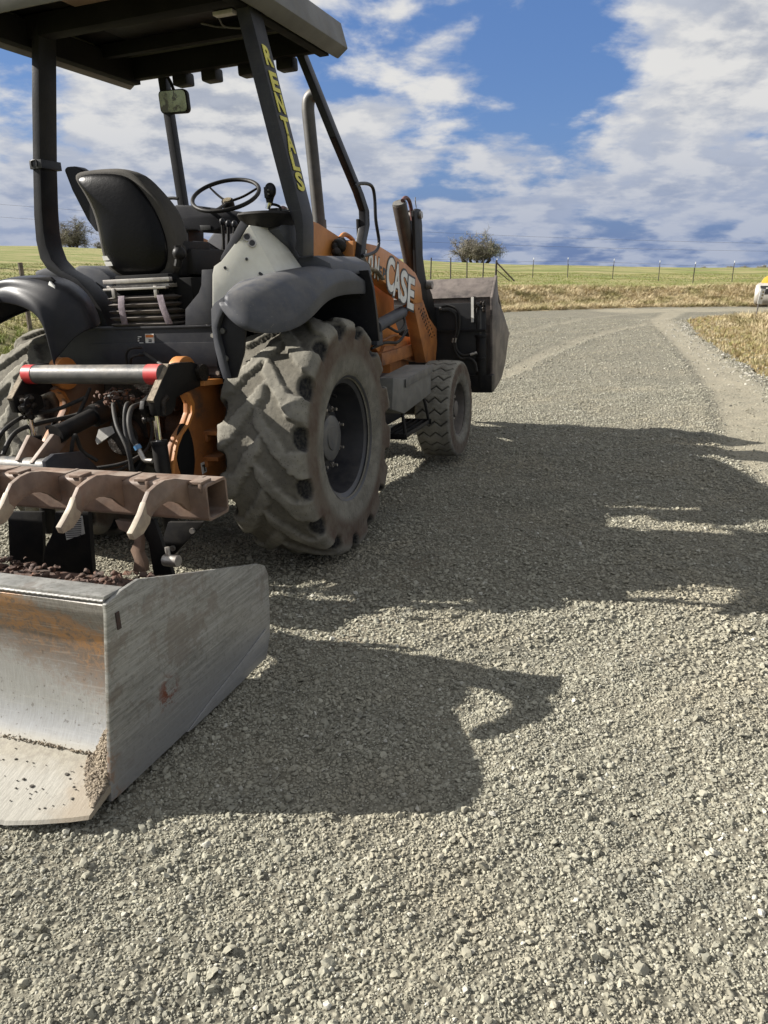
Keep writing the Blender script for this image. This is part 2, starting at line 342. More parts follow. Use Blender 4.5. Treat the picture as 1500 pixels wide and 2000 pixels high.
def side_steel():
    m = bpy.data.materials.new('end_plate_steel'); m.use_nodes = True; t = m.node_tree; b = t.nodes['Principled BSDF']
    tc = N(t, 'ShaderNodeTexCoord'); v = tc.outputs['Object']
    mp = N(t, 'ShaderNodeMapping'); mp.inputs['Scale'].default_value = (1, 1.2, 16); mp.inputs['Rotation'].default_value = (.72, 0, 0); t.links.new(v, mp.inputs[0])
    br = noise_(t, mp.outputs[0], 5, 12, .78); n1 = noise_(t, v, 4, 10, .7, .6); n2 = noise_(t, v, 26, 10, .78, .6)
    col = mixc(t, ramp(t, br, (.38, .60)), (.20, .198, .18), (.33, .325, .30)); nf = noise_(t, v, 45, 10, .8); col = mixc(t, math_(t, 'MULTIPLY', ramp(t, nf, (.50, .62)), .45), col, (.10, .092, .08)); nb_ = noise_(t, mp.outputs[0], 1.6, 12, .8, 1.2); col = mixc(t, math_(t, 'MULTIPLY', ramp(t, nb_, (.54, .60)), .5), col, (.34, .34, .325))
    s1 = math_(t, 'ADD', scratches(t, v, (.3, 0, 0), 26, .62, .65), math_(t, 'ADD', scratches(t, v, (-.5, 0, 0), 24, .64, .66), scratches(t, v, (.95, 0, 0), 30, .63, .65)), True); col = mixc(t, math_(t, 'MULTIPLY', s1, .4), col, (.42, .42, .39)); col = mixc(t, math_(t, 'MULTIPLY', ramp(t, math_(t, 'ADD', n1, math_(t, 'MULTIPLY', math_(t, 'SUBTRACT', n2, .5), .5)), (.54, .60)), .5), col, (.17, .14, .115))
    sp = N(t, 'ShaderNodeSeparateXYZ'); t.links.new(v, sp.inputs[0])
    col = mixc(t, math_(t, 'MULTIPLY', ramp(t, sp.outputs[2], (.0, .22, 1, 0)), .6), col, mixc(t, ramp(t, br, (.4, .6)), (.30, .30, .30), (.21, .21, .21)))
    edge = math_(t, 'MULTIPLY', ramp(t, sp.outputs[1], (-.42, -.30, 1, 0)), ramp(t, n2, (.48, .62)))
    col = mixc(t, math_(t, 'MULTIPLY', edge, .8), col, (.26, .13, .06))
    d = N(t, 'ShaderNodeVectorMath'); d.operation = 'DISTANCE'; d.inputs[1].default_value = (1.14, -.07, .165); t.links.new(v, d.inputs[0])
    rs = math_(t, 'MULTIPLY', ramp(t, d.outputs['Value'], (.02, .085, 1, 0)), ramp(t, n2, (.50, .54)))
    col = mixc(t, rs, col, (.17, .055, .03))
    t.links.new(col, b.inputs['Base Color']); b.inputs['Metallic'].default_value = .35
    t.links.new(ramp(t, br, (.3, .7, .38, .55)), b.inputs['Roughness'])
    bp = N(t, 'ShaderNodeBump'); bp.inputs['Distance'].default_value = .0008; t.links.new(br, bp.inputs['Height']); t.links.new(bp.outputs[0], b.inputs['Normal'])
    return m
M['side'] = side_steel()
def tyre_mat():
    m = bpy.data.materials.new('dusty_tyre'); m.use_nodes = True; t = m.node_tree; b = t.nodes['Principled BSDF']
    tc = N(t, 'ShaderNodeTexCoord'); v = tc.outputs['Object']
    at_ = N(t, 'ShaderNodeAttribute'); at_.attribute_name = 'wear'; sp = N(t, 'ShaderNodeSeparateColor'); t.links.new(at_.outputs['Color'], sp.inputs[0])
    n1 = noise_(t, v, 7, 8, .65); n2 = noise_(t, v, 60, 4, .6); n3 = noise_(t, v, 26, 6, .7)
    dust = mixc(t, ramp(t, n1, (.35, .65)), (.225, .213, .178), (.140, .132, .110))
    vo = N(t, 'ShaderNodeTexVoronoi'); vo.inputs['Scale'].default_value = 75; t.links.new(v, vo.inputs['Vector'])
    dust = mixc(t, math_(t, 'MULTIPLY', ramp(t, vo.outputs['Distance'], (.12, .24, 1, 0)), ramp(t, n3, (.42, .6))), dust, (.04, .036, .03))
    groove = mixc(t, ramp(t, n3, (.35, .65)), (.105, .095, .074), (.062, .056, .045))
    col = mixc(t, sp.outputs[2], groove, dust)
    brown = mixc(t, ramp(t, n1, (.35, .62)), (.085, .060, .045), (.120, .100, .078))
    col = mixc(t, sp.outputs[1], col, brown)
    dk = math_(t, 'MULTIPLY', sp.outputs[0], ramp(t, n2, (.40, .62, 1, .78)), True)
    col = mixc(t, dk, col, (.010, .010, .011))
    t.links.new(col, b.inputs['Base Color']); b.inputs['Roughness'].default_value = .9; b.inputs['Specular IOR Level'].default_value = .2
    bp = N(t, 'ShaderNodeBump'); bp.inputs['Distance'].default_value = .004; t.links.new(math_(t, 'ADD', n3, math_(t, 'MULTIPLY', n2, .5)), bp.inputs['Height']); t.links.new(bp.outputs[0], b.inputs['Normal'])
    return m
M['tyre'] = tyre_mat()
M['rim'] = pmat('wheel_rim_paint', (.020, .021, .026), (.030, .031, .036), .32, scale=6, dust=.35, dcol=(.12, .11, .095), speck=.6, bump=.0004, bscale=90)
M['rustplate'] = pmat('mud_stained_plate', (.10, .048, .028), (.16, .075, .035), .7, scale=4, dust=.6, dcol=(.15, .13, .10), c3=(.30, .11, .03), s3=2.5, t3=(.6, .72))
M['steelw'] = pmat('weld_steel', (.26, .25, .23), (.16, .155, .14), .55, scale=90)
M['dirtweld'] = pmat('rusty_weld', (.24, .16, .10), (.17, .13, .10), .7, scale=40)
M['ink2'] = pmat('wet_grit', (.06, .052, .042), None, .8)
M['tip'] = pmat('worn_shank_tip', (.34, .28, .20), (.24, .19, .145), .55, scale=20, dust=.4)
M['rail2'] = pmat('dark_post', (.03, .026, .022), None, .8)
M['hub'] = pmat('hub_paint', (.075, .077, .080), (.055, .056, .058), .5, scale=9, dust=.5)
M['cylbrown'] = pmat('brown_cylinder', (.036, .027, .023), (.020, .016, .014), .5, scale=7, dust=.2, bump=.001)
M['bucket'] = pmat('worn_bucket_steel', (.115, .095, .086), (.060, .050, .046), .5, scale=6, dust=.5, dcol=(.26, .22, .19), c3=(.035, .030, .03), s3=3.5, t3=(.50, .62), scratch=.4, metal=.15, bump=.001)
# ================================================================ TRACTOR LOADER
T = empty('tractor_loader', TM)
tag(T, 'orange and black tractor loader with open canopy, its rear end towards the viewer', 'tractor')

def sstep(a, b, x):
    t = np.clip((x-a)/(b-a), 0, 1); return t*t*(3-2*t)
def tyre(name, cx, cy, R, hw, rbead, nlug, lugh, parent, style, side, phase=0., hz=None):
    nth = 720 if style == 'lug' else 480; ns = 90
    # section from inner bead to outer bead: control points (across, radius)
    if style == 'lug':
        cp = np.array([(-.84, rbead), (-.95, rbead+.03), (-1.0, rbead+.12), (-1.0, rbead+.18), (-.965, R-.085), (-.90, R-.050), (-.78, R-.038), (-.4, R-.034), (0, R-.032), (.4, R-.034), (.78, R-.038), (.90, R-.050), (.965, R-.085), (1.0, rbead+.18), (1.0, rbead+.12), (.95, rbead+.03), (.84, rbead)])
    else:
        cp = np.array([(-.80, rbead), (-.92, rbead+.02), (-1.0, rbead+.07), (-.99, R-.05), (-.95, R-.02), (-.86, R-.005), (-.4, R-.001), (0, R), (.4, R-.001), (.86, R-.005), (.95, R-.02), (.99, R-.05), (1.0, rbead+.07), (.92, rbead+.02), (.80, rbead)])
    a = cp[:, 0]*hw; r = cp[:, 1]
    L = np.r_[0, np.cumsum(np.hypot(np.diff(a), np.diff(r)))]; s = np.linspace(0, L[-1], ns)
    A = np.interp(s, L, a); Rr = np.interp(s, L, r)
    for _ in range(2):
        A[1:-1] = (A[:-2]+2*A[1:-1]+A[2:])/4; Rr[1:-1] = (Rr[:-2]+2*Rr[1:-1]+Rr[2:])/4
    dA = np.gradient(A); dR = np.gradient(Rr); nl = np.hypot(dA, dR); nA, nR = -dR/nl, dA/nl
    th = np.linspace(0, 2*np.pi, nth, endpoint=False)
    TH, _ = np.meshgrid(th, s, indexing='ij')
    # arc coordinate away from the centre line, in units of the half tread width
    mid = s[-1]/2; U = np.abs(s-mid)/(hw*1.0); SG = np.sign(s-mid)
    m = np.zeros_like(TH); dark = np.zeros_like(TH)
    q = TH*nlug/(2*np.pi)+phase
    if style == 'lug':
        for sg in (1, -1):
            u = np.where(SG == sg, U, -U)[None, :]
            shift = 1.15*np.clip(u, -.2, .66)+.25*np.clip(u-.66, 0, 2)
            d = (q-shift-(0 if sg > 0 else .5)+.5) % 1-.5
            w = .225+.03*np.clip(u, 0, .7)+.26*np.clip(u-.72, 0, .5)
            wob = .022*np.sin(9*u+TH*nlug*.5)+.014*np.sin(31*u+TH*11)+.012*np.sin(57*u-TH*23)
            mm = sstep(0, .062, w+wob-np.abs(d))*sstep(-.14, -.05, u)*(1-sstep(.98, 1.30, u))
            m = np.maximum(m, mm)
            inv = (1-sstep(0, .10, w-np.abs(d)))
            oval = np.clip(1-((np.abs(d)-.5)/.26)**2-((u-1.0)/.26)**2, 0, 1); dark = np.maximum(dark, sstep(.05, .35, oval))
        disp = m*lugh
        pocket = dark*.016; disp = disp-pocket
    else:
        u = (s-mid)/hw; u = np.broadcast_to(u[None, :], TH.shape)
        zig = .42*np.abs(((u*1.5+.25) % 1)-.5)*2
        d = np.abs((q-zig+.5) % 1-.5)
        inside = 1-sstep(.82, .94, np.abs(u))
        gr = (1-sstep(.03, .085, d))*inside
        disp = -gr*lugh; m = 1-gr; dark = gr*.8
    brown = sstep(.98, 1.12, U)*(1-sstep(1.45, 1.75, U)); brown = np.broadcast_to(brown[None, :], TH.shape)
    wearn = .35+.65*m
    wearn = np.where((U > 1.5)[None, :], .75, wearn)
    wb = .0016*np.sin(TH*7+3*s[None, :]*9)*np.sin(TH*19+s[None, :]*23+1)+.0013*np.sin(TH*53+s[None, :]*61)*np.sin(TH*31-s[None, :]*77); disp = disp+wb*(.4+.6*m)
    rr = Rr[None, :]+nR[None, :]*disp; aa = A[None, :]+nA[None, :]*disp
    # lumps and a slight squash where it carries the machine
    cz = R if hz is None else hz
    y = cy-rr*np.sin(TH); z = cz+rr*np.cos(TH)
    flat = np.clip(-.02-z, 0, 1); z = np.maximum(z, -.036)
    x = cx+aa*side*(1+flat*1.5)
    V = np.stack([x, y, z], -1).reshape(-1, 3)
    idx = np.arange(nth*ns).reshape(nth, ns); i0 = idx[:, :-1]; i1 = idx[:, 1:]; j0 = np.roll(idx, -1, 0)[:, :-1]; j1 = np.roll(idx, -1, 0)[:, 1:]
    F = np.stack([i0, i1, j1, j0] if side < 0 else [i0, j0, j1, i1], -1).reshape(-1, 4)
    me = bpy.data.meshes.new(name); me.vertices.add(len(V)); me.vertices.foreach_set('co', V.ravel())
    me.loops.add(F.size); me.loops.foreach_set('vertex_index', F.ravel().astype(np.int32)); me.polygons.add(len(F))
    me.polygons.foreach_set('loop_start', np.arange(0, F.size, 4, dtype=np.int32)); me.update(calc_edges=True); me.validate(); me.shade_smooth()
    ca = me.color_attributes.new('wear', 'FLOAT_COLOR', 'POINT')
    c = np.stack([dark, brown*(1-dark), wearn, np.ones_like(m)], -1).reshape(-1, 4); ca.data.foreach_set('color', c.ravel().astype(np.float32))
    me.materials.append(M['tyre'])
    o = bpy.data.objects.new(name, me); COL.objects.link(o); o.parent = parent
    return o

def rear_wheel(side):
    cx = .785*side; cy = .04; R = .675; HZ = .622
    s = side
    b = MB(); c = (cx, cy, HZ)
    b.lathe([(.216*s, .338), (.222*s, .350), (.205*s, .352), (.195*s, .330), (.185*s, .308), (.13*s, .300), (.02*s, .296), (-.02*s, .285), (.0*s, .24), (.055*s, .215), (.075*s, .19), (.075*s, .10), (.06*s, .0)], c, 96)
    b.lathe([(-.216*s, .338), (-.222*s, .350), (-.205*s, .352), (-.19*s, .31), (-.10*s, .298), (.02*s, .296)], c, 96)
    rim = b.build('rear_wheel', M['rim'], T, ang=50)
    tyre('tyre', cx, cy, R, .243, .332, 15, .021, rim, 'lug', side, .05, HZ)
    MB().lathe([(.075*s, .128), (.112*s, .128), (.118*s, .120), (.118*s, .07), (.124*s, .066), (.124*s, .0)], c, 48).build('hub_cap', M['hub'], rim)
    for k in range(8):
        a = 2*math.pi*(k+.35)/8; p = Vector((cx, cy-.172*math.sin(a), HZ+.172*math.cos(a)))
        MB().cyl(p+Vector((.07*s, 0, 0)), p+Vector((.092*s, 0, 0)), .017, seg=6).cyl(p+Vector((.08*s, 0, 0)), p+Vector((.118*s, 0, 0)), .009, seg=10).build('wheel_nut', M['steel'], rim)
    if side > 0:
        a = rad(10); p = Vector((cx+.13, cy-.29*math.sin(a), HZ+.275*math.cos(a)))
        MB().tube([p, p+Vector((.03, 0, -.02)), p+Vector((.05, 0, -.03))], .008).build('valve_stem', M['black'], rim)
    return rim
M['dirtyrim'] = pmat('dusty_front_rim', (.085, .074, .064), (.055, .048, .042), .6, scale=8, dust=.7, dcol=(.17, .145, .12))
def front_wheel(side):
    cx = .88*side; cy = 2.44; R = .405; s = side; c = (cx, cy, R-.015); b = MB()
    b.lathe([(.128*s, .222), (.135*s, .236), (.122*s, .238), (.115*s, .215), (.09*s, .205), (.02*s, .20), (.0, .18), (.035*s, .15), (.05*s, .12), (.05*s, .0)], c, 64)
    b.lathe([(-.128*s, .222), (-.13*s, .236), (-.10*s, .21), (.02*s, .20)], c, 64)
    rim = b.build('front_wheel', M['dirtyrim'], T, ang=50)
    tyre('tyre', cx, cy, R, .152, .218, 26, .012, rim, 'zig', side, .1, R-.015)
    MB().lathe([(.05*s, .07), (.10*s, .068), (.105*s, .05), (.105*s, .0)], c, 32).build('hub_cap', M['dirtyrim'], rim)
    for k in range(6):
        a = 2*math.pi*(k+.3)/6; p = Vector((cx+.05*s, cy-.105*math.sin(a), R+.105*math.cos(a)))
        MB().cyl(p, p+Vector((.025*s, 0, 0)), .012, seg=6).build('wheel_nut', M['steel'], rim)
    return rim
for sd in (1, -1): rear_wheel(sd); front_wheel(sd)

# ---- chassis, axles, transmission
b = MB()
b.box((0, .25, .80), (.62, 1.1, .50)).box((0, 1.5, .72), (.42, 1.6, .34)).box((.0, .04, .64), (1.0, .30, .30)).box((0, 2.44, .44), (1.3, .16, .18)).box((0, 2.44, .62), (.5, .4, .3))
b.cyl((-.52, .04, .64), (.52, .04, .64), .17, seg=32).cyl((-.70, 2.44, .40), (.70, 2.44, .40), .07)
ch = b.build('chassis', M['grease'], T, bevel=.015)
b = MB(); b.sph((0, -.25, .70), .23, (1.1, .9, 1), 24).cyl((0, -.2, .70), (0, -.62, .74), .13, .10, 24).box((0, -.30, .92), (.42, .30, .16)).box((.05, -.48, .82), (.16, .2, .18)).jitter(.02, 6)
b.build('differential_housing', M['grease'], T, ang=60)
b = MB(); b.py(-.62, -.60, [(186, 860), (193, 838), (218, 832), (224, 845), (190, 868)])
b.build('housing_label', M['label'], T)
# orange engine cowl sides and frame
b = MB(); b.px(.36, .47, [(700, 545), (712, 541), (764, 566), (766, 622), (775, 650), (776, 700), (745, 700), (712, 660), (690, 600)], .45)
b.yz(-.47, -.36, [(1.6, 1.46), (2.35, 1.36), (2.5, .85), (1.9, .85), (1.6, 1.1)])
b.build('frame_side', M['orange'], T, bevel=.006)
b = MB(); b.xz(1.0, 2.35, [(-.33, 1.0), (.33, 1.0), (.33, 1.58), (.26, 1.66), (-.26, 1.66), (-.33, 1.58)])
b.xz(.95, 1.35, [(-.36, 1.4), (-.05, 1.4), (-.05, 1.78), (-.10, 1.82), (-.30, 1.82), (-.36, 1.77)])
b.build('hood', M['plastic'], T, bevel=.02)
b = MB(); b.px(.40, .50, [(778, 655), (812, 660), (812, 706), (745, 694), (752, 675), (775, 676)], .5).box((.45, 2.3, .86), (.16, .8, .10)).box((0, 2.55, .80), (.9, .5, .22))
b.tube([(.5, 2.0, 1.0), (.52, 2.25, 1.02), (.5, 2.5, .98)], .012)
b.build('front_frame', M['orange_dirty'], T, bevel=.006)

# ---- rear frame: cross panel, orange side plates
b = MB(); b.py(-.35, -.33, [(113, 643), (416, 634), (420, 700), (431, 737), (118, 722)])
b.box((-.07, -.29, 1.274), (1.02, .14, .012)); b.box((-.07, -.30, 1.02), (1.04, .10, .02))
cp = b.build('cross_panel', M['panel'], T, bevel=.003)
b = MB(); b.box((0, -.02, 1.15), (1.0, .60, .22)); b.box((0, .55, 1.12), (.95, .8, .04)); b.build('cab_floor', M['liner'], T, bevel=.01)
for p in ((121, 652), (417, 655), (427, 728)):
    q_ = at(1, -.352, *p); MB().cyl(q_, q_+Vector((0, -.012, 0)), .012, seg=6).build('bolt', M['steel'], cp)
for p in ((388, 641), (408, 641)):
    q_ = at(1, -.34, *p)+Vector((0, 0, .01)); MB().cyl(q_+Vector((0, 0, -.03)), q_+Vector((0, 0, .028)), .006, seg=8).cyl(q_+Vector((0, 0, .006)), q_+Vector((0, 0, .018)), .013, seg=6).build('bolt', M['steel'], cp)
lb = MB(); lb.py(-.353, -.350, [(283, 652), (300, 652), (303, 694), (286, 693)], -.353); lb = lb.build('warning_label', M['label'], cp)
b = MB(); b.py(-.3545, -.3535, [(284, 654), (299, 654), (299.5, 659), (284.5, 659)], -.3545); b.build('label_heading', M['amber'], lb)
b = MB()
for v in (663, 666, 671): b.py(-.3545, -.3535, [(290, v), (296, v), (296, v+2), (290, v+2)], -.3545)
for v in range(675, 692, 3): b.py(-.3545, -.3535, [(288, v), (300-(v % 4), v), (300-(v % 4), v+1.0), (288, v+1.0)], -.3545)
b.build('label_text', M['ink'], lb)
b = MB()
for u, v, w_ in ((269, 657, 7), (269, 661, 3), (269, 665, 3), (272, 669, 8)): b.py(-.3545, -.3535, [(u, v), (u+w_, v), (u+w_, v+1.6), (u, v+1.6)], -.3545)
b.build('panel_marks', M['white'], cp)
# sunlit area low on the panel, put into the shape as an added thin sheet
b = MB(); b.py(-.362, -.352, [(176, 672), (420, 668), (425, 716), (226, 716)], -.36); b.build('sunlit_patch', M['panel'], cp, bevel=.002)

for sd in (1, -1):
    mir = sd < 0
    b = MB()
    b.px(.372, .396, [(345, 763), (354, 765), (362, 775), (366, 788), (366, 806), (358, 828), (343, 850), (334, 873), (328, 908), (326, 960), (470, 960), (470, 735), (372, 735)], .396)
    pl = b.build('rear_frame_plate', M['rustplate'] if mir else M['orange_dirty'], T, bevel=.002, mirror=mir)
    b = MB(); b.sweep([at(0, .384, *p) for p in ((345, 763), (357, 768), (366, 788), (366, 806), (358, 828), (343, 850), (334, 873), (328, 908), (326, 960))], [(-.015, -.012, 0), (.035, -.012, 0), (.035, .012, 0), (-.015, .012, 0)])
    b.build('plate_rim', M['orange_dirty'] if mir else M['orange'], pl, mirror=mir)
    b = MB(); pts = []
    for k in range(24):
        a = 2*math.pi*k/24; pts.append((363+17*math.cos(a)+5*math.sin(a), 885+58*math.sin(a)))
    b.px(.3965, .402, pts, .402); b.build('frame_opening', M['liner'], pl, mirror=mir)
    for v in (846, 896):
        b = MB(); P = X(.40, (398, v), (442, v-4)); b.box(((P[0].x+.04), (P[0].y+P[1].y)/2, P[0].z), (.09, abs(P[1].y-P[0].y), .022)); b.box((P[0].x+.01, (P[0].y+P[1].y)/2, P[0].z-.02), (.02, abs(P[1].y-P[0].y), .05)); b.build('bracket', M['orange_dirty'], pl, bevel=.002, mirror=mir)
    b = MB(); b.px(.397, .46, [(392, 742), (446, 738), (446, 748), (392, 754)], .44); b.build('bracket', M['orange'], pl, bevel=.003, mirror=mir)
    b = MB(); P = at(0, .43, 363, 712); c = Vector((.445, -.60, 1.05)) 
    b.cyl((.345, -.56, 1.058), (.405, -.56, 1.058), .085, seg=40).build('pivot_boss', M['orange'], pl, bevel=.004, mirror=mir)
b = MB(); b.px(.3975, .401, [(393, 905), (401, 901), (404, 921), (396, 926)], .401)
lb = b.build('small_label', M['label'], pl.parent)
b = MB(); b.px(.4015, .4035, [(395, 909), (402, 906), (402, 909), (400, 910), (402, 920), (400, 921), (398, 911), (396, 912)], .4035); b.build('label_text', M['ink'], lb)

# ---- three point hitch
BY = -.775; bz = 1.080
b = MB(); b.cyl((-.41, BY, bz), (.415, BY, bz), .047, seg=40); rs = b.build('lift_tube', M['tube'], T)
for x0, x1 in ((-.408, -.350), (.335, .412)):
    b = MB(); b.lathe([(x0, .0478), (x0, .0488), (x1, .0488), (x1, .0478)], (0, BY, bz), 40); b.build('red_band', M['red'], rs)
for sd in (1, -1):
    mir = sd < 0
    b = MB(); b.px(.402, .438, [(331, 713), (352, 708), (376, 707), (393, 714), (400, 728), (398, 745), (390, 755), (359, 769), (345, 777), (343, 795), (336, 808), (322, 814), (308, 812), (304, 800), (300, 780)], .438)
    b.px(.345, .37, [(318, 772), (334, 776), (338, 800), (322, 814), (308, 812), (304, 800), (306, 784)], .438); b.px(.37, .403, [(318, 772), (330, 774), (326, 788), (312, 786)], .438)
    la = b.build('lift_arm', M['black'], T, bevel=.004, mirror=mir)
    b = MB(); P = X(.438, (331, 713), (300, 785)); 
    b.sweep([Vector((.400, P[0].y-.003, P[0].z+.002)), Vector((.400, P[1].y-.004, P[1].z))], [(.003, 0, .006), (.037, 0, .006), (.037, .01, -.006), (.003, .01, -.006)]).jitter(.002, 30)
    b.build('lit_arm_face', M['dirt'], la, mirror=mir)  # pale strip stands in for the sunlit rear edge of the black arm
    b = MB(); b.cyl((.435, -.50, 1.055), (.462, -.50, 1.055), .042, seg=24).jitter(.006, 25); b.build('pivot_pin', M['grease'], la, mirror=mir)
    b = MB(); P = X(.438, (318, 790), (318, 810), (325, 775)); b.tube([P[2]+Vector((.002, 0, 0)), P[0]+Vector((.004, 0, .01)), P[1]+Vector((.002, 0, 0))], .013); b.build('arm_slot', M['grease'], la, mirror=mir)
    b = MB()
    for k in range(26):
        c = Vector((.375+random.uniform(-.03, .03), at(0, .40, 303, 800).y+random.uniform(-.03, .03), .925+random.uniform(-.05, .05))); b.sph(c, random.uniform(.008, .02), (1, 1, 1), 8)
    b.jitter(.01, 40); b.build('grease_lump', M['grease'], la, mirror=mir)
    cy_ = at(0, .385, 309, 850).y; cx_ = .385
    b = MB(); b.cyl((cx_, cy_, .70), (cx_, cy_, .91), .0150, seg=24); rod = None
    brl = MB().cyl((cx_, cy_+.01, .25), (cx_, cy_, .765), .038, seg=32).cyl((cx_, cy_, .750), (cx_, cy_, .772), .041, seg=32).build('lift_cylinder', M['black'], T, bevel=.002, mirror=mir)
    b.build('cylinder_rod', M['chrome'], brl, mirror=mir)
# top link running back to the blade's mast
b = MB(); a = at(1, -.62, 232, 788); c = at(1, -1.02, 112, 848)
b.cyl(a, a.lerp(c, .45), .055, seg=28).cyl(a.lerp(c, .42), c, .040, seg=28).sph(a, .075, (1.2, 1, .9), 20).cyl(a.lerp(c, .92), a.lerp(c, 1.02), .046, seg=28)
b.jitter(.006, 14); tl = b.build('top_link', M['black'], T, ang=60)
b = MB()
for k in range(60):
    c = at(1, -.75, 235, 772)+Vector((random.uniform(-.10, .14), random.uniform(-.10, .06), random.uniform(-.05, .03))); b.sph(c, random.uniform(.004, .013), (1, 1, .7), 6)
b.jitter(.012, 60); b.build('caked_mud', M['rust'], tl)['kind'] = 'stuff'
# hoses
H = [([(242, 800, -.75), (236, 770, -.7), (222, 785, -.8), (228, 830, -.9), (250, 880, -.95), (262, 940, -.95)], .011), ([(262, 795, -.75), (248, 790, -.85), (244, 830, -.9), (255, 900, -.95), (258, 950, -.95)], .011),
     ([(275, 790, -.8), (258, 797, -.9), (252, 822, -.97), (258, 855, -1.0), (266, 868, -1.0)], .0125), ([(285, 800, -.7), (298, 840, -.68), (285, 880, -.7), (240, 905, -.8), (160, 918, -.9)], .009),
     ([(285, 880, -.6), (240, 915, -.7), (165, 928, -.85)], .009), ([(200, 785, -.55), (150, 810, -.6), (80, 826, -.75), (30, 845, -.9), (5, 890, -1.0), (-10, 930, -1.0)], .012),
     ([(175, 760, -.5), (160, 795, -.7), (140, 825, -.8), (90, 835, -.85)], .010), ([(190, 900, -.9), (160, 880, -.95), (146, 850, -1.0), (138, 905, -1.0), (148, 940, -1.0)], .010),
     ([(248, 712, -.40), (247, 690, -.42), (258, 680, -.44), (277, 679, -.40)], .007), ([(255, 712, -.40), (256, 700, -.43), (268, 694, -.44), (281, 694, -.40)], .007), ([(-10, 870, -1.0), (8, 840, -.98), (50, 812, -.8), (110, 800, -.7), (170, 775, -.6)], .011)]
for pts, r in H:
    MB().tube([at(1, y, u, v) for u, v, y in pts], r, 10, 8).build('hydraulic_hose', M['rubber'], T, ang=80)
b = MB(); P = [at(1, -1.0, *p) for p in ((266, 868), (275, 885), (283, 898), (298, 900))]
b.tube(P, .011, 12, 6); ft = b.build('hose_fitting', M['steel'], T, ang=60)
MB().cyl(P[0].lerp(P[1], .1), P[0].lerp(P[1], .55), .0165, seg=20).build('fitting_collar', pmat('blue_collar', (.10, .25, .45), None, .35), ft)
b = MB(); b.tube([at(1, -.40, 281, 690), at(1, -.45, 305, 706), at(1, -.5, 322, 716)], .010, 8); b.build('hydraulic_hose', M['rubber'], T)

# ---- fenders
def fender(mir):
    U = [(440, 579, -.70), (462, 567, -.665), (500, 549, -.56), (540, 533, -.42), (570, 526, -.28), (600, 521, -.12), (630, 517, .04), (660, 519, .18), (686, 531, .29), (703, 547, .36)]
    Cc = [(439, 583, -.705), (466, 608, -.715), (498, 629, -.70), (540, 634, -.62), (575, 620, -.50), (606, 589, -.36), (630, 563, -.20), (658, 549, -.0), (688, 546, .20), (711, 550, .36)]
    Ll = [(440, 590, -.70), (466, 625, -.725), (498, 649, -.715), (540, 652, -.64), (578, 642, -.52), (610, 620, -.37), (632, 592, -.20), (656, 577, 0), (688, 573, .20), (713, 573, .37)]
    u = [at(1, y, a, b_) for a, b_, y in U]; c = [at(1, y, a, b_) for a, b_, y in Cc]; l = [at(1, y, a, b_) for a, b_, y in Ll]
    c = [p+Vector((.016*k, -.006*k, 0)) for p, k in zip(c, [0, .5, 1, 1, 1, 1, 1, 1, .8, .3])]
    def mid(p, q, k, t): m = p.lerp(q, t); return m+Vector((.034, -.014, .03))*k
    b = MB()
    amp = [0, .45, .8, 1, 1, .9, .8, .6, .4, .15]
    inn = [0, .2, .5, .8, 1, 1, 1, 1, 1, 1]
    rows = [[p+Vector((-.26*k, .05*k, -.03*k)) for p, k in zip(u, inn)], [p+Vector((-.07*k, .02*k, -.004*k)) for p, k in zip(u, inn)], u, [mid(p, q, k, .33) for p, q, k in zip(u, c, amp)], [mid(p, q, k*.9, .68) for p, q, k in zip(u, c, amp)], c, [p.lerp(q, .5)+Vector((.001, 0, 0)) for p, q in zip(c, l)], l, [p+Vector((-.05, .0, .004)) for p in l]]
    b.grid(rows)
    f = b.build('fender', M['plastic'], T, ang=75, solid=.006, subsurf=2, mirror=mir)
    me = f.data; a_ = me.attributes.new('crease_edge', 'FLOAT', 'EDGE'); nc = len(u)
    for ed in me.edges:
        r0, r1 = ed.vertices[0]//nc, ed.vertices[1]//nc
        if r0 == r1 and r0 in (5, 7): a_.data[ed.index].value = .85 if r0 == 5 else .6
    f.modifiers.move(1, 0)
    if mir: return f
    # front skirt of the fender, wheel-arch liner
    b = MB(); b.sweep([Vector((.75, .36, 1.52)), Vector((.75, .42, 1.42)), Vector((.75, .46, 1.25)), Vector((.75, .48, 1.12))], [(-.27, -.02, 0), (.30, -.02, 0), (.30, .01, 0), (-.27, .01, 0)])
    b.build('fender_skirt', M['plastic_dark'], f, bevel=.004, mirror=mir)
    b = MB(); rows = []
    for k in range(25):
        a = rad(-46+82*k/24); r = .735
        rows.append([(xx, .04-r*math.sin(a), .64+r*math.cos(a)+ (.10 if k < 22 else .08)) for xx in (.47, .52, .8, .97)])
    b.grid(rows); b.build('arch_liner', M['liner'], f, solid=.01, mirror=mir)
    b = MB(); b.yz(.44, .48, [(-.33, 1.02), (-.33, 1.30), (-.25, 1.40), (.45, 1.42), (.52, 1.1), (.45, .9), (-.33, .9)]); b.build('inner_wall', M['liner'], f, bevel=.01, mirror=mir)
    return f
fr = fender(False); fl = fender(True)
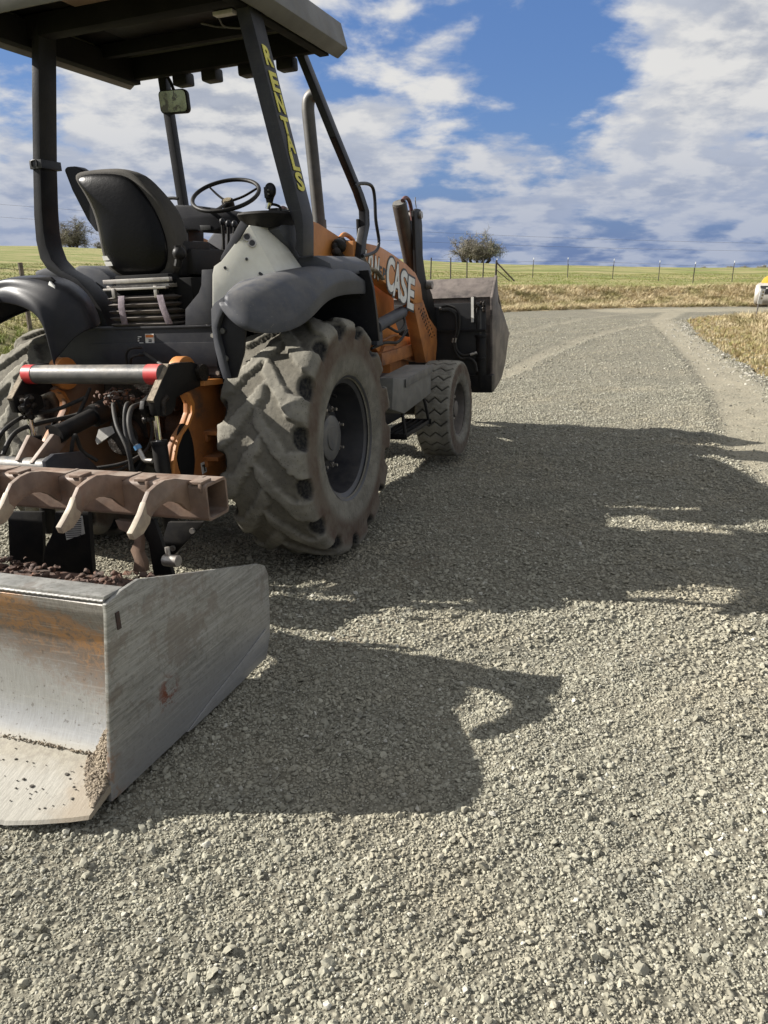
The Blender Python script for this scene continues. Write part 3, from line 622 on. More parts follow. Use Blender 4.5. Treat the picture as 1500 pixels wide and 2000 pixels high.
# rear flange of the right arch
b = MB(); b.py(-.66, -.62, [(412, 604), (418, 592), (438, 578), (441, 586), (438, 604), (429, 622), (424, 640), (426, 660), (436, 700), (446, 739), (436, 741), (428, 716), (419, 680), (413, 640)], -.66)
fg = b.build('arch_flange', M['plastic'], fr, bevel=.004)
b = MB(); b.py(-.63, -.615, [(428, 622), (438, 602), (456, 600), (480, 640), (476, 690), (462, 738), (446, 740), (434, 700), (424, 650)], -.63); b.build('flange_plate', M['plastic_dark'], fr, bevel=.003)
for p in ((436, 646), (442, 700)):
    q_ = at(1, -.632, *p); MB().cyl(q_, q_+Vector((0, -.010, 0)), .014, seg=8).build('bolt', M['hub'], fr)
# top of right fender behind the post
b = MB(); b.xz(-.02, .55, [(.62, 1.50), (1.0, 1.50), (.98, 1.56), (.9, 1.60), (.66, 1.60)]); b.build('fender_top', M['plastic'], fr, bevel=.02)
# left arch seen from inside and behind
def lrow(pts): return [at(1, y, u, v) for u, v, y in pts]
b = MB()
R0 = lrow([(-40, 592, -.5), (0, 590, -.56), (32, 595, -.60), (64, 608, -.62), (84, 632, -.63), (95, 676, -.63), (108, 724, -.63)])
R1 = lrow([(-40, 572, -.5), (0, 566, -.56), (16, 560, -.58), (56, 574, -.60), (88, 597, -.61), (101, 640, -.61), (112, 700, -.61)])
R2_ = lrow([(-40, 556, -.45), (2, 552, -.50), (27, 542, -.52), (100, 540, -.50), (140, 556, -.50), (168, 585, -.5), (186, 640, -.5)])
R3_ = lrow([(-40, 552, -.2), (4, 548, -.2), (32, 538, -.22), (102, 536, -.22), (145, 548, -.25), (180, 580, -.3), (204, 640, -.3)])
b.grid([R0, [p.lerp(q, .5)+Vector((.0, -.012, .004)) for p, q in zip(R0, R1)], R1, [p.lerp(q, .12) for p, q in zip(R1, R2_)], [p.lerp(q, .6)+Vector((0, -.03, .02)) for p, q in zip(R1, R2_)], R2_, R3_])
b.build('arch_shell', M['plastic_dark'], fl, ang=60, solid=.006, subsurf=2)
b = MB(); b.py(-.545, -.53, [(44, 543), (98, 541), (107, 549), (94, 556), (80, 549)], -.545); b.build('lamp_recess', M['liner'], fl, bevel=.004)
b = MB(); b.py(-.56, -.548, [(96, 549), (104, 557), (109, 567), (101, 565), (94, 556)], -.56); b.build('reflector', M['white'], fl, bevel=.002)
b = MB(); b.py(.15, .55, [(144, 522), (152, 519), (172, 520), (196, 526), (214, 540), (226, 570), (232, 620), (160, 620), (150, 560)], .15); b.build('left_console', M['plastic'], T, bevel=.02)
b = MB(); b.py(.5, .8, [(66, 530), (84, 524), (120, 524), (126, 545), (70, 545)], .5); b.build('fender_cap', M['plastic'], fl, bevel=.02)

# ---- cream side panel with its grey inner plates
rt = at(0, .71, 488, 440); rb = at(0, .85, 543, 537); ft_ = at(0, .74, 536, 447); fb = at(0, .85, 597, 522)
A0 = at(1, -.56, 417, 640); n = (rb-A0).cross(rt-A0).normalized(); n = -n if n.y > 0 else n
def onface(u, v):
    dl = loc(C0+ray(u, v))-CL; return CL+dl*((rt-CL).dot(n)/dl.dot(n))
b = MB(); face = [onface(*p) for p in ((415, 645), (415, 535), (418, 520), (432, 510), (484, 443), (488, 440))]
low = [onface(*p) for p in ((543, 540), (500, 562), (462, 580), (443, 590), (426, 622))]
b.prism(face+low, -n*.012)
b.prism([rt, ft_, fb+Vector((0, 0, -.03)), rb+Vector((0, 0, -.04))], (-.012, .004, 0))
Lt = face[3]
b.prism([face[4], face[3], Lt+Vector((0, .30, 0)), ft_+Vector((-.05, .05, 0))], (0, 0, -.01))
sp_ = b.build('side_panel', M['cream'], T, bevel=.003, ang=25)
for u, v in ((483, 464), (493, 476)):
    # port: black bore inside a light collar, set on the sloping face
    d0 = rt; rr_ = ray(u, v); dl = loc(C0+rr_)-CL; t_ = (rt-CL).dot(n)/dl.dot(n); q_ = CL+dl*t_
    MB().cyl(q_+n*.002, q_+n*.010, .020, seg=24).build('port_collar', M['steel'], sp_, bevel=.002)
    MB().cyl(q_+n*.008, q_+n*.0125, .014, seg=24).build('port', M['ink'], sp_)
for u, v in ((482, 507), (440, 524), (508, 535), (511, 537)):
    dl = loc(C0+ray(u, v))-CL; t_ = (rt-CL).dot(n)/dl.dot(n); q_ = CL+dl*t_
    MB().cyl(q_+n*.003, q_+n*.011, .007, seg=8).build('bolt', M['ink'], sp_)
b = MB(); b.py(-.46, -.45, [(362, 636), (362, 604), (388, 572), (393, 557), (394, 527), (417, 526), (417, 634)], -.46)
b.py(-.40, -.385, [(430, 508), (432, 500), (470, 431), (482, 441), (440, 512)], -.40)
b.build('inner_plate', M['panel'], T, bevel=.002)
b = MB(); b.px(.66, .80, [(545, 447), (560, 420), (578, 425), (586, 450), (600, 500), (604, 530), (590, 524)], .80); b.build('post_cover', M['plastic'], T, bevel=.02)

# ---- control pod with joystick
b = MB(); c = Vector((.705, -.12, 1.80)); rings = []
for dz, sx, sy in ((.012, .125, .19), (0, .132, .20), (-.025, .120, .18), (-.06, .085, .14), (-.066, .0, .0)):
    rings.append([c+Vector((sx*math.copysign(abs(math.cos(a))**.7, math.cos(a)), sy*math.copysign(abs(math.sin(a))**.7, math.sin(a)), dz)) for a in [2*math.pi*k/36 for k in range(37)]])
b.grid(rings); b.poly([p for p in rings[0][:-1]]); pod = b.build('control_pod', M['black'], T, ang=35)
j0 = at(1, -.12, 523, 408); j1 = at(1, -.12, 527, 383)
MB().cyl(j0, j1, .013, seg=16).build('joystick_stem', M['chrome'], pod)
b = MB(); g0 = at(1, -.12, 526, 388); b.tube([g0+Vector((0, 0, -.02)), g0+Vector((.004, 0, .02)), at(1, -.12, 529, 366)+Vector((0, .0, 0))], lambda t: .017+.014*math.sin(min(1, t*1.05)*2.2)**2, 16, 8)
b.sph(at(1, -.13, 528, 371), .030, (1.0, .9, 1.15), 20).box(at(1, -.15, 521, 376), (.02, .02, .05)); jg = b.build('joystick_grip', M['plastic_dark'], pod, ang=60)
b = MB(); b.sph(at(1, -.165, 524, 371), .006).sph(at(1, -.165, 524, 379), .006); b.build('joystick_button', M['hub'], pod)
b = MB(); b.tube([at(1, -.05, u, v) for u, v in ((527, 402), (531, 399), (541, 401), (547, 405), (549, 414))], .007, 10); b.box(at(1, .1, 545, 414), (.05, .14, .03)); b.build('pod_handle', M['black'], pod, ang=60)

# ---- seat
def rounded(px, y, cy_off=0): return [at(1, y, *p) for p in px]
outer = [(141, 346), (146, 337), (159, 333), (190, 329), (224, 327), (246, 331), (264, 342), (284, 362), (306, 387), (322, 408), (334, 436), (342, 465), (346, 495), (345, 541), (300, 544), (233, 544), (212, 531), (198, 505), (192, 465), (184, 425), (172, 395), (155, 366)]
shell = [(147, 352), (155, 344), (170, 340), (205, 338), (236, 341), (256, 351), (272, 370), (286, 388), (302, 415), (313, 440), (320, 462), (325, 485), (324, 530), (290, 540), (240, 540), (216, 527), (203, 500), (197, 463), (190, 425), (178, 396), (161, 366)]
def pillow(pts_px, y0, y1, bulge, mt, name, parent, top=1.0):
    P0 = [at(1, y0, *p) for p in pts_px]; c = sum(P0, Vector())/len(P0); b = MB()
    rows = []
    for s_, dy in ((.0, -bulge), (.45, -bulge*.92), (.75, -bulge*.66), (.92, -bulge*.3), (1.0, .0), (1.01, (y1-y0)*.5), (.99, y1-y0), (.9, (y1-y0)+.02), (0., (y1-y0)+.03)):
        rows.append([Vector((c.x+(p.x-c.x)*s_, y0+dy, c.z+(p.z-c.z)*s_)) for p in P0+[P0[0]]])
    b.grid(rows); bmesh.ops.remove_doubles(b.bm, verts=b.bm.verts, dist=.0005)
    return b.build(name, mt, parent, ang=80, subsurf=1)
seat = pillow(outer, -.24, -.10, .0, M['taupe'], 'seat', T)
pillow(shell, -.255, -.22, .038, M['shell'], 'seat_shell', seat)
b = MB(); b.py(-.09, .0, [(124, 331), (130, 325), (146, 324), (160, 333), (170, 372), (186, 405), (196, 455), (186, 452), (170, 430), (140, 372)], -.09); b.build('seat_cushion', M['plastic_dark'], seat, bevel=.025)
b = MB(); b.box((-.02, .12, 1.60), (.50, .52, .14)).py(-.2, .1, [(338, 480), (352, 468), (356, 540), (340, 545)], -.2); b.build('seat_base', M['black'], seat, bevel=.03)
b = MB(); b.py(-.27, -.262, [(199, 500), (211, 500), (214, 508), (202, 509)], -.27).py(-.27, -.262, [(203, 511), (217, 511), (220, 519), (207, 520)], -.27); b.build('seat_label', M['label'], seat)
b = MB(); b.py(.1, .25, [(350, 505), (362, 485), (375, 470), (396, 487), (404, 500), (402, 512), (396, 508), (398, 525), (372, 532), (352, 520)], .1)
b.build('armrest', M['ink'], seat, bevel=.03)
b = MB(); b.tube([at(1, .08, *p) for p in ((388, 490), (396, 500), (402, 511), (397, 506), (389, 495))], .004, 6); b.build('belt_buckle', M['steel'], seat)
b = MB(); b.tube([at(1, -.3, *p) for p in ((347, 480), (350, 500), (347, 520))], .02, 8); b.sph(at(1, -.3, 350, 495), .035).build('recline_knob', M['black'], seat)
# suspension
b = MB(); zb = [1.275, 1.30, 1.325, 1.35, 1.375, 1.40, 1.43]
rows = []
prof = [(.15, 1.27)]
for k in range(5): prof += [(.185, 1.283+.034*k), (.192, 1.293+.034*k), (.150, 1.305+.034*k)]
c = Vector((-.02, .0, 0))
for r, z in prof:
    rows.append([Vector((-.01+(r+.03)*math.copysign(abs(math.cos(a))**.35, math.cos(a)), -.16+r*math.copysign(abs(math.sin(a))**.35, math.sin(a)), z)) for a in [2*math.pi*k/48 for k in range(49)]])
b.grid(rows); bl = b.build('suspension_bellows', M['bellows'], seat, ang=60)
b = MB(); b.box((-.01, -.12, 1.485), (.40, .40, .02)).box((.0, -.33, 1.515), (.42, .03, .022)).box((-.01, -.34, 1.475), (.40, .025, .012)).box((-.14, -.35, 1.455), (.02, .02, .05)).box((.12, -.34, 1.455), (.02, .02, .06)); b.build('seat_rail', M['steel'], seat, bevel=.002)
b = MB(); b.box((0, -.12, 1.50), (.34, .34, .09)).box((-.01, -.1, 1.455), (.36, .34, .03)).box((.18, -.05, 1.44), (.2, .4, .16)); b.build('suspension_frame', M['liner'], seat, bevel=.005)
for pts in (((237, 578), (237, 600), (244, 634)), ((312, 576), (318, 600), (331, 633))):
    b = MB(); PP = [at(1, y, *p) for p, y in zip(pts, (-.36, -.375, -.36))]
    b.sweep(PP, [(-.020, -.002, 0), (.020, -.002, 0), (.020, .002, 0), (-.020, .002, 0)]); b.build('tie_strap', M['mauve'], seat, bevel=.001)
# ---- dash and steering
b = MB(); b.py(.55, .80, [(327, 409), (343, 400), (380, 401), (408, 405), (436, 409), (466, 413), (472, 425), (462, 437), (430, 446), (412, 454), (392, 454), (384, 449), (345, 449), (338, 440), (333, 430)], .55)
dash = b.build('dashboard', M['plastic_dark'], T, bevel=.012)
b = MB(); b.py(.545, .548, [(390, 440), (411, 440), (412, 449), (392, 450)], .545); b.build('dash_switch', M['ink'], dash, bevel=.001)
b = MB(); b.py(.62, .80, [(357, 447), (368, 447), (369, 505), (360, 505)], .62); b.build('dash_bracket', M['panel'], dash, bevel=.008); b = MB(); b.box((.10, .66, 1.74), (.09, .10, .32)); b.build('steering_column', M['panel'], dash, bevel=.008)
sc = at(1, .60, 441, 381)+Vector((0, .0, -.0)); sc = Vector((sc.x, .60, sc.z)); nrm = Vector((.10, -.50, .86)).normalized()
a1 = nrm.cross(Vector((0, 1, 0))).normalized(); a2 = nrm.cross(a1); b = MB()
RS = .208
pts = [sc+a1*RS*math.cos(2*math.pi*k/48)+a2*RS*math.sin(2*math.pi*k/48) for k in range(49)]
b.tube(pts, .0125, 12, 1); sw = b.build('steering_wheel', M['black'], T, ang=80)
hubp = sc-nrm*.045
for k in (90, 215, 330):
    b = MB(); e = sc+a1*RS*math.cos(rad(k))+a2*RS*math.sin(rad(k)); b.tube([hubp, hubp.lerp(e, .5)-nrm*.01, e], lambda t: .013-.004*t, 8, 4, flat=(1.4, .6)); b.build('spoke', M['black'], sw, ang=60)
MB().cyl(hubp-nrm*.03, hubp+nrm*.012, .038, seg=28).cyl(hubp-nrm*.14, hubp, .022, seg=16).build('wheel_hub', M['black'], sw, bevel=.003)
MB().cyl(hubp+nrm*.012, hubp+nrm*.018, .026, seg=28).build('horn_button', pmat('brass_cap', (.45, .36, .2), (.2, .16, .1), .3, metal=.6, scale=60), sw)
for u0, v0, u1, v1, y in ((437, 500, 434, 436, .30), (444, 500, 446, 440, .28), (452, 498, 458, 441, .26), (432, 505, 438, 445, .34)):
    lv = MB().tube([at(1, y, u0, v0), at(1, y, (u0+u1)/2+1, (v0+v1)/2), at(1, y, u1, v1)], .009, 8).build('control_lever', M['black'], T, ang=60)
    MB().sph(at(1, y, u1, v1-3), .017, (1, 1, 1.25)).build('lever_knob', M['plastic_dark'], lv)
MB().tube([at(1, .70, *p) for p in ((318, 398), (322, 389), (336, 387), (348, 388))], .010, 10).build('grab_rail', M['black'], T, ang=60)

# ---- roll-over posts
b = MB(); b.py(-.15, -.02, [(443, -45), (455, 0), (532, 300), (558, 398), (573, 434), (577, 452), (578, 470), (576, 486), (584, 501), (592, 501), (592, 440), (590, 420), (583, 391), (488, 19), (472, -45)], -.15)
rp = b.build('roll_post', M['panel'], T, bevel=.006)
b = MB(); b.py(-.15, -.02, [(61, 40), (62, 200), (64, 330), (66, 420), (70, 470), (78, 505), (92, 526), (118, 543), (150, 562), (170, 582), (184, 606), (196, 650), (222, 650), (212, 640), (197, 603), (176, 572), (150, 545), (118, 527), (100, 507), (90, 480), (85, 450), (82, 410), (79, 330), (77, 200), (75, 40)], -.15)
lp = b.build('roll_post', M['frame'], T, bevel=.005)
b = MB(); P = Y(-.16, (60, 322), (80, 322)); w0, w1 = P[0].x, P[1].x; z0 = P[0].z
b.box(((w0+w1)/2, -.085, z0), (w1-w0+.012, .155, .045)); b.tube([at(1, -.165, *p) for p in ((62, 325), (61, 315), (70, 313), (72, 325))], .004, 8); b.build('post_clamp', M['ink'], lp, bevel=.003)
# front posts
def postpath(pts, sx, sy, name='front_post'):
    b = MB(); b.sweep(pts, [(-sx, -sy, 0), (sx, -sy, 0), (sx, sy, 0), (-sx, sy, 0)]); return b.build(name, M['frame'], T, bevel=.006)
postpath([Y(.84, (317, 120))[0], Y(.84, (318, 142))[0], Y(.84, (358, 400))[0], Y(.84, (366, 505))[0]], .026, .03)
fp = postpath([at(1, .84, 582, 85), at(1, .84, 588, 103), at(0, .66, 655, 270), at(0, .66, 700, 378), at(0, .66, 711, 412), at(0, .66, 712, 440), at(0, .66, 706, 470), at(0, .66, 696, 560)], .024, .042)
hp = [at(0, .70, *p) for p in ((694, 364), (700, 359), (718, 359), (728, 367), (732, 390), (734, 430), (740, 470), (736, 488), (724, 496), (708, 500))]
MB().tube(hp, .0115, 12, 5).build('grab_handle', M['frame'], T, ang=60)
b = MB(); P = at(0, .62, 703, 420); b.box((.63, P.y-.03, P.z-.18), (.02, .10, .30)); b.build('post_bracket', M['black'], T, bevel=.004)

# ---- canopy
zr = 2.76; b = MB()
yb = -.62; yf = .84
def roofring(x, y0, y1, z): return [Vector((-x, y0, z)), Vector((x, y0, z)), Vector((x, y1, z)), Vector((-x, y1, z))]
# outer skin: side skirts, front and rear aprons, crowned top
b.xz(yb, yf-.01, [(.70, zr-.03), (.735, zr-.05), (.80, zr-.005), (.765, zr+.13), (.70, zr+.16), (.68, zr+.12)])
b.xz(yb, yf-.01, [(-.70, zr-.03), (-.735, zr-.05), (-.80, zr-.005), (-.765, zr+.13), (-.70, zr+.16), (-.68, zr+.12)])
b.yz(-.70, .70, [(yf-.10, zr-.0), (yf-.02, zr-.01), (yf, zr+.03), (yf-.02, zr+.14), (yf-.10, zr+.16)])
b.yz(-.70, .70, [(yb+.10, zr-.0), (yb+.02, zr-.03), (yb, zr+.03), (yb+.02, zr+.14), (yb+.10, zr+.16)])
b.xz(yb+.04, yf-.04, [(-.72, zr+.15), (.72, zr+.15), (.5, zr+.19), (-.5, zr+.19)])
roof = b.build('canopy_roof', M['roofpaint'], T, bevel=.008)
b = MB(); b.box((0, .1, zr+.135), (1.38, 1.36, .02)); b.build('roof_underside', M['liner'], roof)
b = MB(); b.xz(-.45, .60, [(-.45, zr+.115), (.42, zr+.115), (.42, zr+.124), (-.45, zr+.124)]); lin = b.build('roof_liner', M['black'], roof, bevel=.004)
# brown translucent roof window panels, split by a rib
b = MB(); b.box((-.12, -.10, zr+.108), (.36, .30, .008)); b.box((.30, -.10, zr+.108), (.30, .34, .008)); b.build('roof_window', M['lining'], roof, bevel=.02)
b = MB()
for xx in (-.66, .66): b.box((xx, .1, zr+.03), (.06, 1.40, .13))
b.box((0, yf-.08, zr+.045), (1.30, .05, .12)).box((0, -.10, zr+.06), (1.30, .10, .10)).box((0, .48, zr+.08), (1.3, .05, .07)); b.build('roof_frame', M['liner'], roof, bevel=.004)
for xx in (-.33, -.12, .14, .40):
    wl = MB().box((xx, yf-.01, zr-.035), (.105, .10, .075)).build('work_light', M['black'], roof, bevel=.015)
    MB().box((xx, yf+.042, zr-.035), (.085, .006, .055)).build('lamp_lens', M['gloss'], wl)
b = MB(); P = Zp(2.86, (420, 60), (450, 60), (430, 108)); q0 = Vector((.32, .28, zr+.10)); b.box(q0, (.12, .05, .02)); dl_ = b.build('dome_lamp', M['label'], roof, bevel=.004)
MB().tube([q0+Vector((-.05, .02, -.01)), q0+Vector((-.06, .10, -.03)), q0+Vector((0.03, .18, -.03)), q0+Vector((.0, .24, -.01)), q0+Vector((-.12, .16, -.01)), q0+Vector((-.20, .08, .0))], .005, 6).build('lamp_wire', M['hub'], roof)
# lettering
def text_mesh(s, bold=.0):
    cu = bpy.data.curves.new('txt', 'FONT'); cu.body = s; cu.size = 1; cu.align_x = 'CENTER'; cu.align_y = 'CENTER'; cu.offset = bold; cu.extrude = .5; cu.resolution_u = 4
    o = bpy.data.objects.new('txt', cu); COL.objects.link(o); dg = bpy.context.evaluated_depsgraph_get(); dg.update()
    me = bpy.data.meshes.new_from_object(o.evaluated_get(dg)); bpy.data.objects.remove(o); bpy.data.curves.remove(cu)
    co = np.empty(len(me.vertices)*3); me.vertices.foreach_get('co', co); co = co.reshape(-1, 3)
    mn, mx = co.min(0), co.max(0); co[:, :2] = (co[:, :2]-(mn[:2]+mx[:2])/2)/(mx[:2]-mn[:2]); co[:, 2] /= max(1e-6, mx[2]-mn[2])
    me.vertices.foreach_set('co', co.ravel()); me.update(); return me          # unit box centred on origin
def lettering(name, items, mt, parent):
    """items: (char, centre, right vector, up vector, width, height, thick, bold)"""
    bm = bmesh.new()
    for ch_, c, r, u, w, h, th, bo in items:
        me = text_mesh(ch_, bo); n = r.cross(u).normalized(); Mx = Matrix((r*w, u*h, n*th)).transposed().to_4x4(); Mx.translation = c
        me.transform(Mx); bm.from_mesh(me); bpy.data.meshes.remove(me)
    me = bpy.data.meshes.new(name); bm.to_mesh(me); bm.free(); me.materials.append(mt)
    o = bpy.data.objects.new(name, me); COL.objects.link(o); o.parent = parent; return o
# RENTALS down the outer face of the right post
pa = at(1, -.15, 488, 19); pb = at(1, -.15, 583, 391)
def postx(z):
    t = (z-pb.z)/(pa.z-pb.z); return pb.x+(pa.x-pb.x)*t
its = []; up = (pa-pb); up.y = 0; up.normalize(); rgt = Vector((0, 1, 0))
cent = [(518, 108), (527, 157), (540, 200), (550, 245), (562, 279), (574, 315), (584, 355)]
for ch_, (u, v) in zip('RENTALS', cent):
    n = rgt.cross(up).normalized(); dl = loc(C0+ray(u, v))-CL; t_ = (pa-CL).dot(n)/dl.dot(n); q_ = CL+dl*t_
    its.append((ch_, Vector((q_.x, -.085, q_.z))+n*.004, rgt, up, .078, .092, .002, .035))
lettering('lettering', its, M['yellow'], rp)

# ---- mirror, exhaust
mc = at(1, .80, 338, 198)
b = MB(); dxr = Vector((1, 0, 0)); w_, h_ = .105, .068
def rrect(c, ax, az, w, h, r, y, n=6):
    out = []
    for (sx, sz, a0) in ((1, 1, 0), (-1, 1, 90), (-1, -1, 180), (1, -1, 270)):
        for k in range(n+1):
            a = rad(a0+90*k/n); out.append(c+ax*(sx*(w-r)+r*math.cos(a))+az*(sz*(h-r)+r*math.sin(a))+Vector((0, y, 0)))
    return out
mz = Vector((.03, -.1, 1)).normalized(); mx = Vector((1, .0, -.05)).normalized()
b.prism(rrect(mc, mx, mz, w_, h_, .03, 0), (0, .035, 0)); mir_ = b.build('mirror', M['black'], T, bevel=.006)
MB().prism(rrect(mc, mx, mz, w_-.008, h_-.008, .026, -.003), (0, .004, 0)).build('mirror_glass', M['mirror'], mir_)
MB().tube([at(1, .83, 340, 178), at(1, .83, 333, 160), at(1, .83, 322, 142)], .010, 8).build('mirror_arm', M['black'], mir_, ang=60)
b = MB(); b.tube([Vector((.20, 1.6, 1.84)), Vector((.185, 1.6, 2.2)), Vector((.168, 1.6, 2.56)), Vector((.167, 1.60, 2.64)), Vector((.178, 1.60, 2.69)), Vector((.205, 1.60, 2.715)), Vector((.232, 1.60, 2.72))], .045, 24, 8); b.cyl((.20, 1.6, 1.80), (.20, 1.6, 1.90), .05, seg=24)
b.build('exhaust_stack', pmat('exhaust_pipe', (.055, .055, .055), (.035, .034, .032), .5, metal=.2, scale=4, dust=.3), T, ang=60)

# ---- loader tower, arms, linkage
for sd in (1, -1):
    mir = sd < 0
    b = MB(); b.px(.42, .52, [(612, 432), (622, 436), (664, 463), (700, 478), (700, 545), (660, 540), (612, 520)], .52); tw = b.build('loader_tower', M['orange'], T, bevel=.006, mirror=mir)
    b = MB(); P = at(0, .53, 668, 500)
    for k in range(40): b.sph(P+Vector((random.uniform(.0, .06), random.uniform(-.22, .22), random.uniform(-.16, .08))), random.uniform(.02, .05), (1, 1, 1), 10)
    b.jitter(.02, 12); b.build('pivot_grease', M['grease'], tw, mirror=mir)
    b = MB(); b.tube([at(0, .53, *p) for p in ((664, 466), (672, 458), (682, 462), (690, 470))], .016, 8); b.build('lifting_eye', M['orange'], tw, ang=60, mirror=mir)
    b = MB()
    b.px(.53, .64, [(690, 470), (712, 474), (742, 481), (768, 497), (794, 516), (812, 534), (822, 556), (826, 590), (812, 593), (809, 590), (779, 573), (745, 547), (714, 530), (690, 524)], .64)
    arm = b.build('loader_arm', M['orange'], T, bevel=.006, mirror=mir)
    b = MB(); b.px(.535, .635, [(806, 585), (826, 585), (838, 620), (853, 642), (854, 672), (851, 706), (832, 708), (822, 661), (812, 615)], .635)
    b.build('arm_nose', M['orange_dirty'], arm, bevel=.006, mirror=mir)
    b = MB()
    for r_ in range(9):
        for c_ in range(3):
            u = 818+r_*2.6+c_*4.6; v = 603+r_*6.5+(c_ % 2)*3; q_ = at(0, .636, u, v); b.cyl(q_, q_+Vector((.003, 0, 0)), .009, seg=8)
    b.build('arm_perforation', M['ink'], arm, mirror=mir)
    b = MB(); b.cyl((.60, 1.60, 1.13), (.60, 2.22, 1.205), .048, seg=24).cyl((.60, 2.15, 1.2), (.60, 2.45, 1.235), .022, seg=16); b.box((.60, 1.62, 1.06), (.05, .12, .12)); b.build('boom_cylinder', M['plastic'], T, bevel=.003, mirror=mir)
    b = MB(); b.tube([(.65, 1.75, 1.12), (.66, 1.95, 1.07), (.655, 2.12, 1.12), (.63, 2.15, 1.19)], .011, 8).tube([(.58, 1.55, .98), (.6, 1.8, 1.0), (.6, 2.1, .98), (.58, 2.4, 1.05)], .012, 8); b.build('hydraulic_hose', M['rubber'], T, ang=60, mirror=mir)
    # bell crank bars and bucket cylinder
    b = MB(); b.px(.585, .61, [(809, 412), (815, 407), (822, 409), (825, 440), (826, 500), (832, 545), (844, 575), (857, 640), (847, 641), (838, 610), (826, 596), (818, 590), (814, 540), (811, 470)], .61)
    b.px(.50, .525, [(800, 412), (806, 408), (812, 415), (818, 500), (826, 560), (840, 610), (828, 610), (812, 560), (806, 500)], .525)
    lk = b.build('bell_crank', M['black'], T, bevel=.004, mirror=mir)
    b = MB(); P0 = at(0, .52, 780, 398); P1 = at(0, .52, 806, 535); b.cyl(P0, P1, .060, .058, 28); cyb = b.build('bucket_cylinder', M['cylbrown'] if 'cylbrown' in M else M['black'], T, bevel=.004, mirror=mir)
    b = MB(); dv = (P0-P1).normalized(); b.cyl(P0+dv*.001, P0+dv*.012, .055, seg=28); b.build('cylinder_cap', M['hub'], cyb, mirror=mir)
    b = MB(); b.tube([at(0, .56, *p) for p in ((786, 392), (792, 386), (799, 392), (803, 408), (806, 430))], .016, 10); b.build('pressure_hose', pmat('red_brown_hose', (.13, .05, .045), (.05, .03, .03), .6, scale=20) , cyb, ang=60, mirror=mir)
    b = MB(); b.cyl((.50, 2.74, 1.97), (.63, 2.74, 1.97), .03, seg=16).cyl((.50, 2.9, 1.40), (.66, 2.9, 1.40), .035, seg=16).tube([(.62, 2.62, 2.02), (.62, 2.60, 2.07), (.62, 2.60, 2.10)], .004, 6); b.build('crank_pin', M['steel'], lk, mirror=mir)
# arm lettering: white characters over a slightly larger black edge, on the outer face of the right arm
def armtext(s, pxs, w, h, off):
    its = []; r = (at(0, .64, 806, 562)-at(0, .64, 700, 503)); r.x = 0; r.normalize(); n = Vector((1, 0, 0)); u = n.cross(r).normalized()
    slant = (u+r*.08).normalized()
    for ch_, (a_, b_) in zip(s, pxs):
        c = at(0, .6405+off, a_, b_); its.append((ch_, c, r, slant, w, h, .0015, .03))
    return its
cs = [(763, 536), (776, 548), (789, 560), (803, 573)]
arm_r = [o for o in T.children if o.name.startswith('loader_arm')][0]
def scaled(its, dw, bo): return [(a_, c+Vector((-.0012, 0, 0)), r, u, w+dw, h+dw, .0015, bo) for a_, c, r, u, w, h, th, _ in its]
i1 = armtext('CASE', cs, .165, .255, .003)
lettering('arm_lettering_edge', scaled(i1, .034, .055), M['ink'], arm_r); lettering('arm_lettering', i1, M['white'], arm_r)
i2 = armtext('570N', [(700, 500), (711, 509), (724, 516), (736, 523)], .085, .155, .003)
lettering('arm_lettering_edge', scaled(i2, .018, .05), M['ink'], arm_r); lettering('arm_lettering', i2, M['white'], arm_r)
lettering('arm_lettering', [(a_, c, r, u, w, h, th, .03) for a_, c, r, u, w, h, th, _ in armtext('EP', [(743, 531), (751, 535)], .06, .085, .003)], M['ink'], arm_r)
b = MB(); b.tube([at(0, .66, *p) for p in ((703, 500), (712, 512), (722, 524), (735, 530), (748, 545))], .022, 8, 6, flat=(1, .6)).jitter(.008, 30); b.build('hose_sleeve', M['dirt'], arm_r, ang=60)

# ---- step box and folding grate
b = MB(); b.px(.72, .93, [(768, 738), (790, 741), (842, 712), (842, 768), (790, 808), (766, 800)], .93); stp = b.build('step_box', M['step'], T, bevel=.006)
b = MB(); P = X(.93, (790, 741), (842, 712), (842, 728), (790, 757)); b.prism([p+Vector((.002, 0, 0)) for p in P], (.010, 0, 0)); b.build('step_edge', M['hub'], stp, bevel=.002)
b = MB()
for k in range(5):
    y = 1.18+.0*k; b.box((.76+k*.045, 1.48, .40), (.012, .62, .03))
b.box((.85, 1.18, .40), (.22, .015, .04)).box((.85, 1.78, .40), (.22, .015, .04)).tube([(.94, 1.2, .41), (.92, 1.22, .55), (.90, 1.25, .62)], .012, 8).tube([(.94, 1.77, .41), (.92, 1.75, .55), (.90, 1.72, .62)], .012, 8)
b.build('step_grate', M['black'], T, bevel=.002)
b = MB(); b.box((.62, 1.3, .62), (.30, .7, .34)).cyl((.6, 1.0, .5), (.6, 1.7, .5), .12, seg=20).cyl((.68, .93, .85), (.68, .93, 1.02), .05); b.build('side_tank', M['plastic_dark'], T, bevel=.02)

